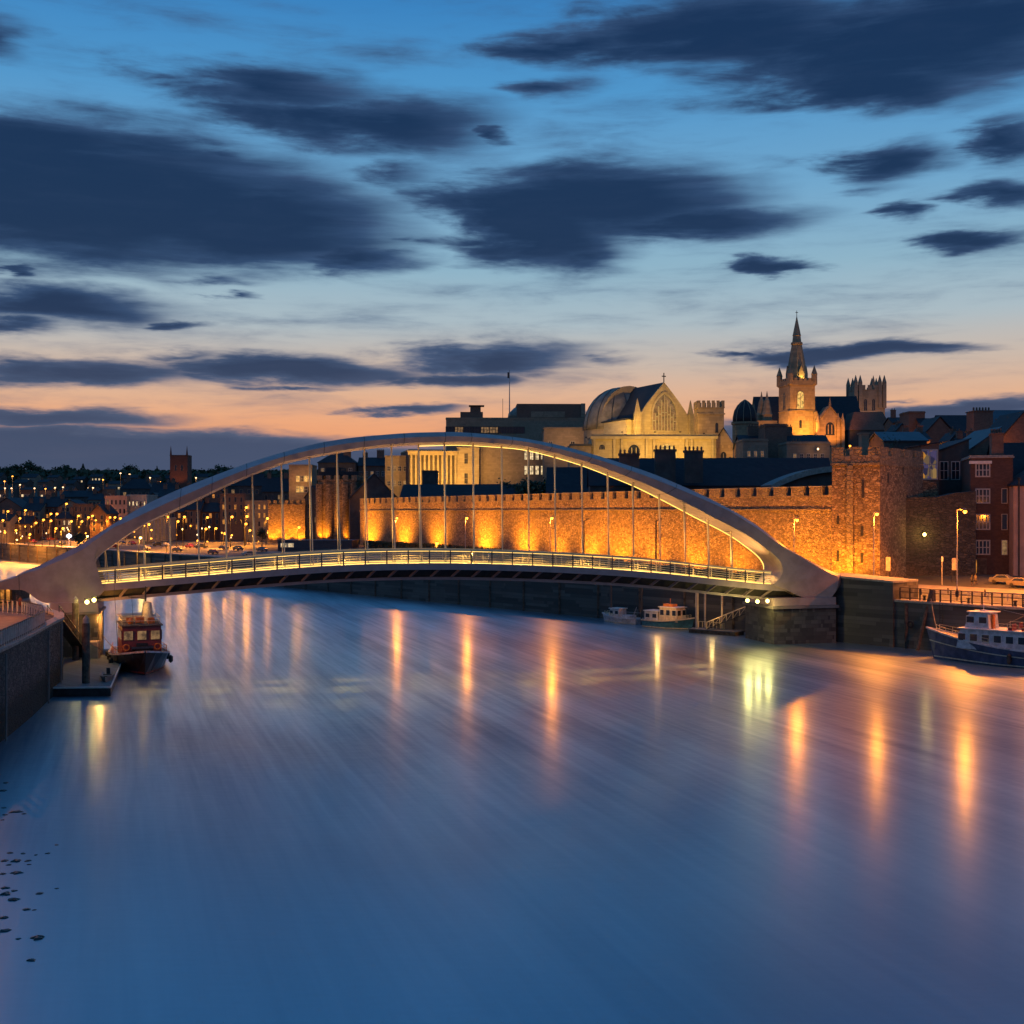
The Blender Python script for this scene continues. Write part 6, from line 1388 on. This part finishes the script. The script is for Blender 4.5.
for k in range(8): mb.tube((-4.2+k*.7, 1.3, .7), (-4.2+k*.7, 1.3, 1.7), .04, n=4)
mb.path([(-4.2, 1.3, 1.7), (.8, 1.3, 1.7)], .04, 4); obj('handrail', mb, M['railsteel'], w)
w = thing('gangway', 'steel truss gangway rising from the landing stage to the pier', 'gangway', (cpt.x, cpt.y, 0), R(-14))
mb = MB(); a, b = Vector((-1.5, 0, .75)), Vector((7.0, 0, 4.4)); mb.beam(a, b, 1.1, .14); obj('tread', mb, M['metal'], w)
mb = MB()
for sg in (-.55, .55):
    o_ = Vector((0, sg, 0)); mb.tube(a+o_+Vector((0, 0, 1.1)), b+o_+Vector((0, 0, 1.1)), .06)
    for k in range(9):
        q = a.lerp(b, k/8)+o_; mb.tube(q, q+Vector((0, 0, 1.1)), .045, n=4)
        if k < 8: mb.tube(q, a.lerp(b, (k+1)/8)+o_+Vector((0, 0, 1.1)), .035, n=4)
obj('truss', mb, M['railsteel'], w)
for i, (px, Y, yt, yb) in enumerate(((697, 204, 590, 622), (705, 206, 592, 620), (722, 203, 592, 620), (641.5, 218, 582, 610), (611, 223, 581, 610))):
    x = xat(px, Y); w = thing('mooring_pile', 'slim steel pile under the right half of the bridge, %s from the right' % ORD[[2, 1, 0, 3, 4][i]], 'pile', (x, Y, 0), world=True, group='slim piles under the right half of the bridge')
    mb = MB(); mb.tube((x, Y, -3), (x, Y, zat(yt, Y)), .17 if i else .26, n=8); obj('shaft', mb, M['polemetal' if i < 3 else 'understeel'], w)
    mb = MB(); mb.lathe((x, Y, zat(yt, Y)), [(.2, .002), (.2, .15), (.03, .3)], 8); obj('cap', mb, M['cope'], w)
# tripod mooring dolphin at the right quay
w = thing('mooring_dolphin', 'dark leaning timber mooring posts beside the passenger boat bow', 'mooring post', (xat(931, 178), 178, 0), world=True)
for (dx, dy, tx) in ((-2.6, -.5, 0), (1.0, .4, .4), (0, -1.4, .2)):
    x = xat(931, 178); mb = MB(); mb.tube((x+dx, 178+dy, -2), (x+tx, 178, zat(590, 178)), .28, .24, 8); obj('timber', mb, M['wood'], w)
# weed covered rocks in the shallows
RK = [(16, 812, 12), (4, 808, 5), (5, 815, 5), (3, 820, 4), (24, 814, 5), (10, 853, 6), (23, 853.5, 5), (16, 861, 11), (4, 861, 8), (28, 861, 6), (9, 865, 5), (29, 864.5, 4), (17, 873, 10), (3, 874, 7), (5, 888, 8), (14, 891, 6), (6, 894, 12), (14, 900, 11), (40, 893.5, 7), (57, 888.5, 4), (27, 909.5, 7),
      (34, 910, 4), (4, 918, 9), (5, 931, 10), (38, 938, 13), (18, 939, 5), (31, 960.5, 9), (48, 853.5, 5), (57, 845, 4), (36, 855, 4), (2, 791, 8), (6, 783, 6)]
RK.sort()
for i, (px, py, wd) in enumerate(RK):
    Y = CH*F/(py-512); x = xat(px, Y); rg_ = random.Random(i*3+1); r_ = wd/2*Y/F
    mb = MB(); n = 11; rings = []
    jit = [rg_.uniform(.6, 1.35) for _ in range(n)]
    for (q, z) in ((1.0, -.25), (1.0, .0), (.75, .06), (.35, .08)):
        rings.append([(r_*q*jit[k]*math.cos(2*math.pi*k/n)*1.1, r_*q*jit[k]*math.sin(2*math.pi*k/n)*(.95), z*min(1, r_/.3)*rg_.uniform(.7, 1.3)) for k in range(n)])
    mb.loft(rings); o = obj('weedy_rock', mb, M['mud'], smooth=False); o.location = (x, Y, 0)
    tag(o, 'small black weed covered rock in the shallows at bottom left, %s counting from the left' % ORD[i], 'rock', 'weedy rocks in the shallows')
# parked cars on the far left quay and by the right road
def make_car(name, label, group, col):
    w = thing(name, label, 'car', (0, 0, 0), group=group); mt = plain('car_paint', col, .25, var=.05)
    sec = [(-2.1, .35, .75), (-2.05, .35, .95), (-1.5, .3, 1.0), (-1.0, .3, 1.42), (.4, .3, 1.45), (1.1, .3, 1.0), (1.9, .32, .88), (2.1, .38, .65)]
    mb = MB(); mb.loft([[(x, -.85, z0), (x, .85, z0), (x, .85, min(z1, .95)), (x, .68, z1), (x, -.68, z1), (x, -.85, min(z1, .95))] for x, z0, z1 in sec]); b_ = obj('body', mb, mt, w)
    mb = MB(); 
    for sg in (-1, 1): mb.loft([[(x, sg*.86, z0), (x, sg*.80, z1), (x, sg*.78, z1), (x, sg*.82, z0)] for x, z0, z1 in ((-1.2, .98, 1.0), (-.85, .98, 1.34), (.35, .98, 1.36), (.95, .98, 1.0))])
    obj('window', mb, M['glass'], b_)
    for x in (-1.3, 1.3):
        for sg in (-1, 1): mb = MB(); mb.tube((x, sg*.68, .32), (x, sg*.88, .32), .32, n=12); obj('wheel', mb, M['metal'], w)
    for sg in (-1, 1): mb = MB(); mb.box(2.02, 2.12, sg*.6-.14, sg*.6+.14, .62, .76); obj('headlight', mb, M['frame'], w)
    for sg in (-1, 1): mb = MB(); mb.box(-2.13, -2.05, sg*.62-.12, sg*.62+.12, .72, .88); obj('tail_light', mb, M['maroon'], w)
    return w
protos = [make_car('parked_car', '', 'cars parked on the far left quay', c_) for c_ in ((.03, .04, .08), (.35, .33, .3), (.25, .03, .02), (.02, .02, .02))]
names = ('dark blue', 'silver', 'red', 'black')
spots = [(px, ) for px in (4, 14, 22, 33, 43, 52, 62, 96, 104, 113, 122, 132, 146, 158, 166, 177, 190, 201, 213, 224, 238, 249, 262)]
rc = random.Random(5); used = set()
for i, (px,) in enumerate(spots):
    k = (px//5) % 4; qd = 17.0 if i % 3 else 7.5
    kk = (px-512)/F; o_ = QO+QN*qd; a = (kk*o_.y-o_.x)/(QT.x-kk*QT.y); p = q2w(a, qd)
    c_ = protos[k] if k not in used else copy_tree(protos[k]); used.add(k)
    c_.location = (p.x, p.y, gz(p.x, p.y)+.16); c_.rotation_euler = (0, 0, math.atan2(QT.y, QT.x)+(R(90) if i % 4 == 1 else 0)); c_['group'] = 'cars parked on the far left quay'
    c_['label'] = '%s car parked on the far left quay, %s car counting from the left' % (names[k], ORD[i])
cr_ = make_car('parked_car', 'grey car parked on the road at the right edge behind the railing', 'cars by the right quay', (.14, .13, .12)); cr_.location = (xat(1004, 196), 196, gz(xat(1004, 196), 196)+.1); cr_.rotation_euler = (0, 0, R(-40))
cr_ = make_car('parked_car', 'brownish car beyond the grey one at the right edge of the road', 'cars by the right quay', (.18, .15, .13)); cr_.location = (xat(1022, 191), 191, gz(xat(1022, 191), 191)+.1); cr_.rotation_euler = (0, 0, R(-48))
# boats at the far left quay and street furniture on the right
for i, (px, Y, L_) in enumerate(((152, 372, 7), (176, 365, 9), (206, 352, 7), (236, 340, 8))):
    x = xat(px, Y); w = thing('moored_boat', 'small dark moored boat under the left of the arch, %s from the left' % ORD[i], 'boat', (x, Y, 0), R(-52), group='small boats moored along the far quay')
    rr = make_hull(w, L_, 2.6, .9, 1.4, 'hullwhite' if i % 2 else 'bluehull', 'cream', 'hullwhite', 'wood'); cabin(w, -1, 1.6, .95, .85, 2.1, 'hullwhite', 2, 1.3, .5, 'cabin', .3, front=2)
for px, Y, y0, y1, lab, mt in ((942, 200, 556, 582, 'slim pale sign post left of the curved arm street lamp', 'polemetal'), (954, 202, 558, 570, 'pale rectangular notice board on the dark rubble wall', 'cream'), (888, 200, 557, 571, 'small lit notice on the wall at the foot of the square tower', 'cream'), (899, 196, 571, 579, 'low white bollard box on the pavement by the tower', 'white')):
    x = xat(px, Y); g0_ = gz(x, Y); z1_ = zat(y0, Y); w = thing('notice_board' if 'notice' in lab else ('sign_post' if 'post' in lab else 'bollard'), lab, 'sign' if 'bollard' not in lab else 'bollard', (x, Y, g0_), world=True)
    if 'sign post' in lab: mb = MB(); mb.tube((x, Y, g0_), (x, Y, z1_), .09); obj('post', mb, M[mt], w); mb = MB(); mb.box(x-.15, x+.15, Y-.14, Y-.1, z1_-.9, z1_-.1); obj('plate', mb, M['white'], w)
    elif 'bollard' in lab: mb = MB(); mb.lathe((x, Y, g0_), [(.35, 0), (.35, .9), (.45, .95), (.45, 1.1), (.1, 1.3)], 10); obj('body', mb, M[mt], w)
    else:
        mb = MB(); mb.box(x-.36, x+.36, Y-.1, Y, zat(y1, Y), z1_); obj('board', mb, M[mt], w); mb = MB(); mb.tube((x-.3, Y+.05, g0_), (x-.3, Y+.05, z1_), .05); mb.tube((x+.3, Y+.05, g0_), (x+.3, Y+.05, z1_), .05); obj('post', mb, M['metal'], w)

# ---------------------------------------------------------------- ropes, ladders, bollards, tyres
M['rope'] = plain('rope', (.25, .2, .14), .9); M['rubber'] = plain('tyre_rubber', (.015, .015, .015), .9)
def rope(a, b, sag, label):
    a, b = Vector(a), Vector(b); w = MB(); n = 8
    pts = [a.lerp(b, k/n)-Vector((0, 0, sag*4*(k/n)*(1-k/n))) for k in range(n+1)]
    w.v = []; w.path(pts, .045, 4); off = a.copy(); w.v = [tuple(Vector(v)-off) for v in w.v]
    o = obj('mooring_rope', w, M['rope']); o.location = off; tag(o, label, 'rope', 'mooring ropes')
rope((xat(140, 151.5), 151.5, 2.8), (xat(88, 137), 137, 5.5), .8, 'mooring rope from the fishing boat bow to the near pile')
rope((xat(118, 158), 158, 2.2), (xat(101, 163), 163, 4.0), .3, 'mooring rope from the fishing boat side to the pale pile')
rope((xat(937, 168.5), 168.5, 4.0), (xat(931, 178), 178, 7.6), .5, 'mooring rope from the passenger boat bow to the timber posts')
q = q2w(34, -1.2); rope((xat(960, 167), 167, 3.0), (q.x, q.y, 7.0), .5, 'mooring rope from the passenger boat up to the right quay')
for i, a in enumerate((2, 20, 33)):
    p = q2w(a+a1-12, -1.75); mb = MB()
    for sd in (-.25, .25): mb.tube((sd, 0, -1), (sd, 0, 6.9), .05, n=5)
    for k in range(19): mb.tube((-.25, 0, .2+.36*k), (.25, 0, .2+.36*k), .03, n=4)
    o = obj('quay_ladder', mb, M['metal']); o.location = (p.x, p.y, 0); o.rotation_euler = (0, 0, math.atan2(QT.y, QT.x)); tag(o, 'iron ladder on the right quay wall, %s from the left' % ORD[i], 'ladder', 'iron ladders on the right quay wall')
for i, a in enumerate((4, 11, 18, 25)):
    p = q2w(a1+a, .35); mb = MB(); mb.lathe((0, 0, 0), [(.28, 0), (.2, .12), (.17, .55), (.3, .62), (.3, .75), (.1, .85)], 10); o = obj('mooring_bollard', mb, M['metal']); o.location = (p.x, p.y, 7.06); tag(o, 'squat iron bollard on the right quay edge, %s from the left' % ORD[i], 'bollard', 'iron bollards on the right quay')
for i, (a, z) in enumerate(((3, 3.6), (9, 3.2), (22, 3.8))):
    p = q2w(a1+a, -1.75); mb = MB(); n = 12; rings = []
    for k in range(n+1):
        t_ = 2*math.pi*k/n; rings.append([((.42+.15*math.cos(b_*math.pi/3))*math.cos(t_), .12*math.sin(b_*math.pi/3), (.42+.15*math.cos(b_*math.pi/3))*math.sin(t_)) for b_ in range(6)])
    mb.loft(rings, caps=False); o = obj('tyre_fender', mb, M['rubber'], smooth=True); o.location = (p.x, p.y, z); o.rotation_euler = (0, 0, math.atan2(QT.y, QT.x)); tag(o, 'old tyre hanging on the right quay wall, %s from the left' % ORD[i], 'tyre', 'tyres on the right quay wall')
for i, (px, Y) in enumerate(((910, 190), (921, 190), (948, 188), (985, 184))):
    x = xat(px, Y); mb = MB(); mb.lathe((0, 0, 0), [(.11, 0), (.10, .85), (.13, .9), (.12, 1.0), (.02, 1.05)], 8); o = obj('bollard', mb, M['metal']); o.location = (x, Y, gz(x, Y)+.14); tag(o, 'slim dark bollard along the right road, %s from the left' % ORD[i], 'bollard', 'slim bollards along the right road')
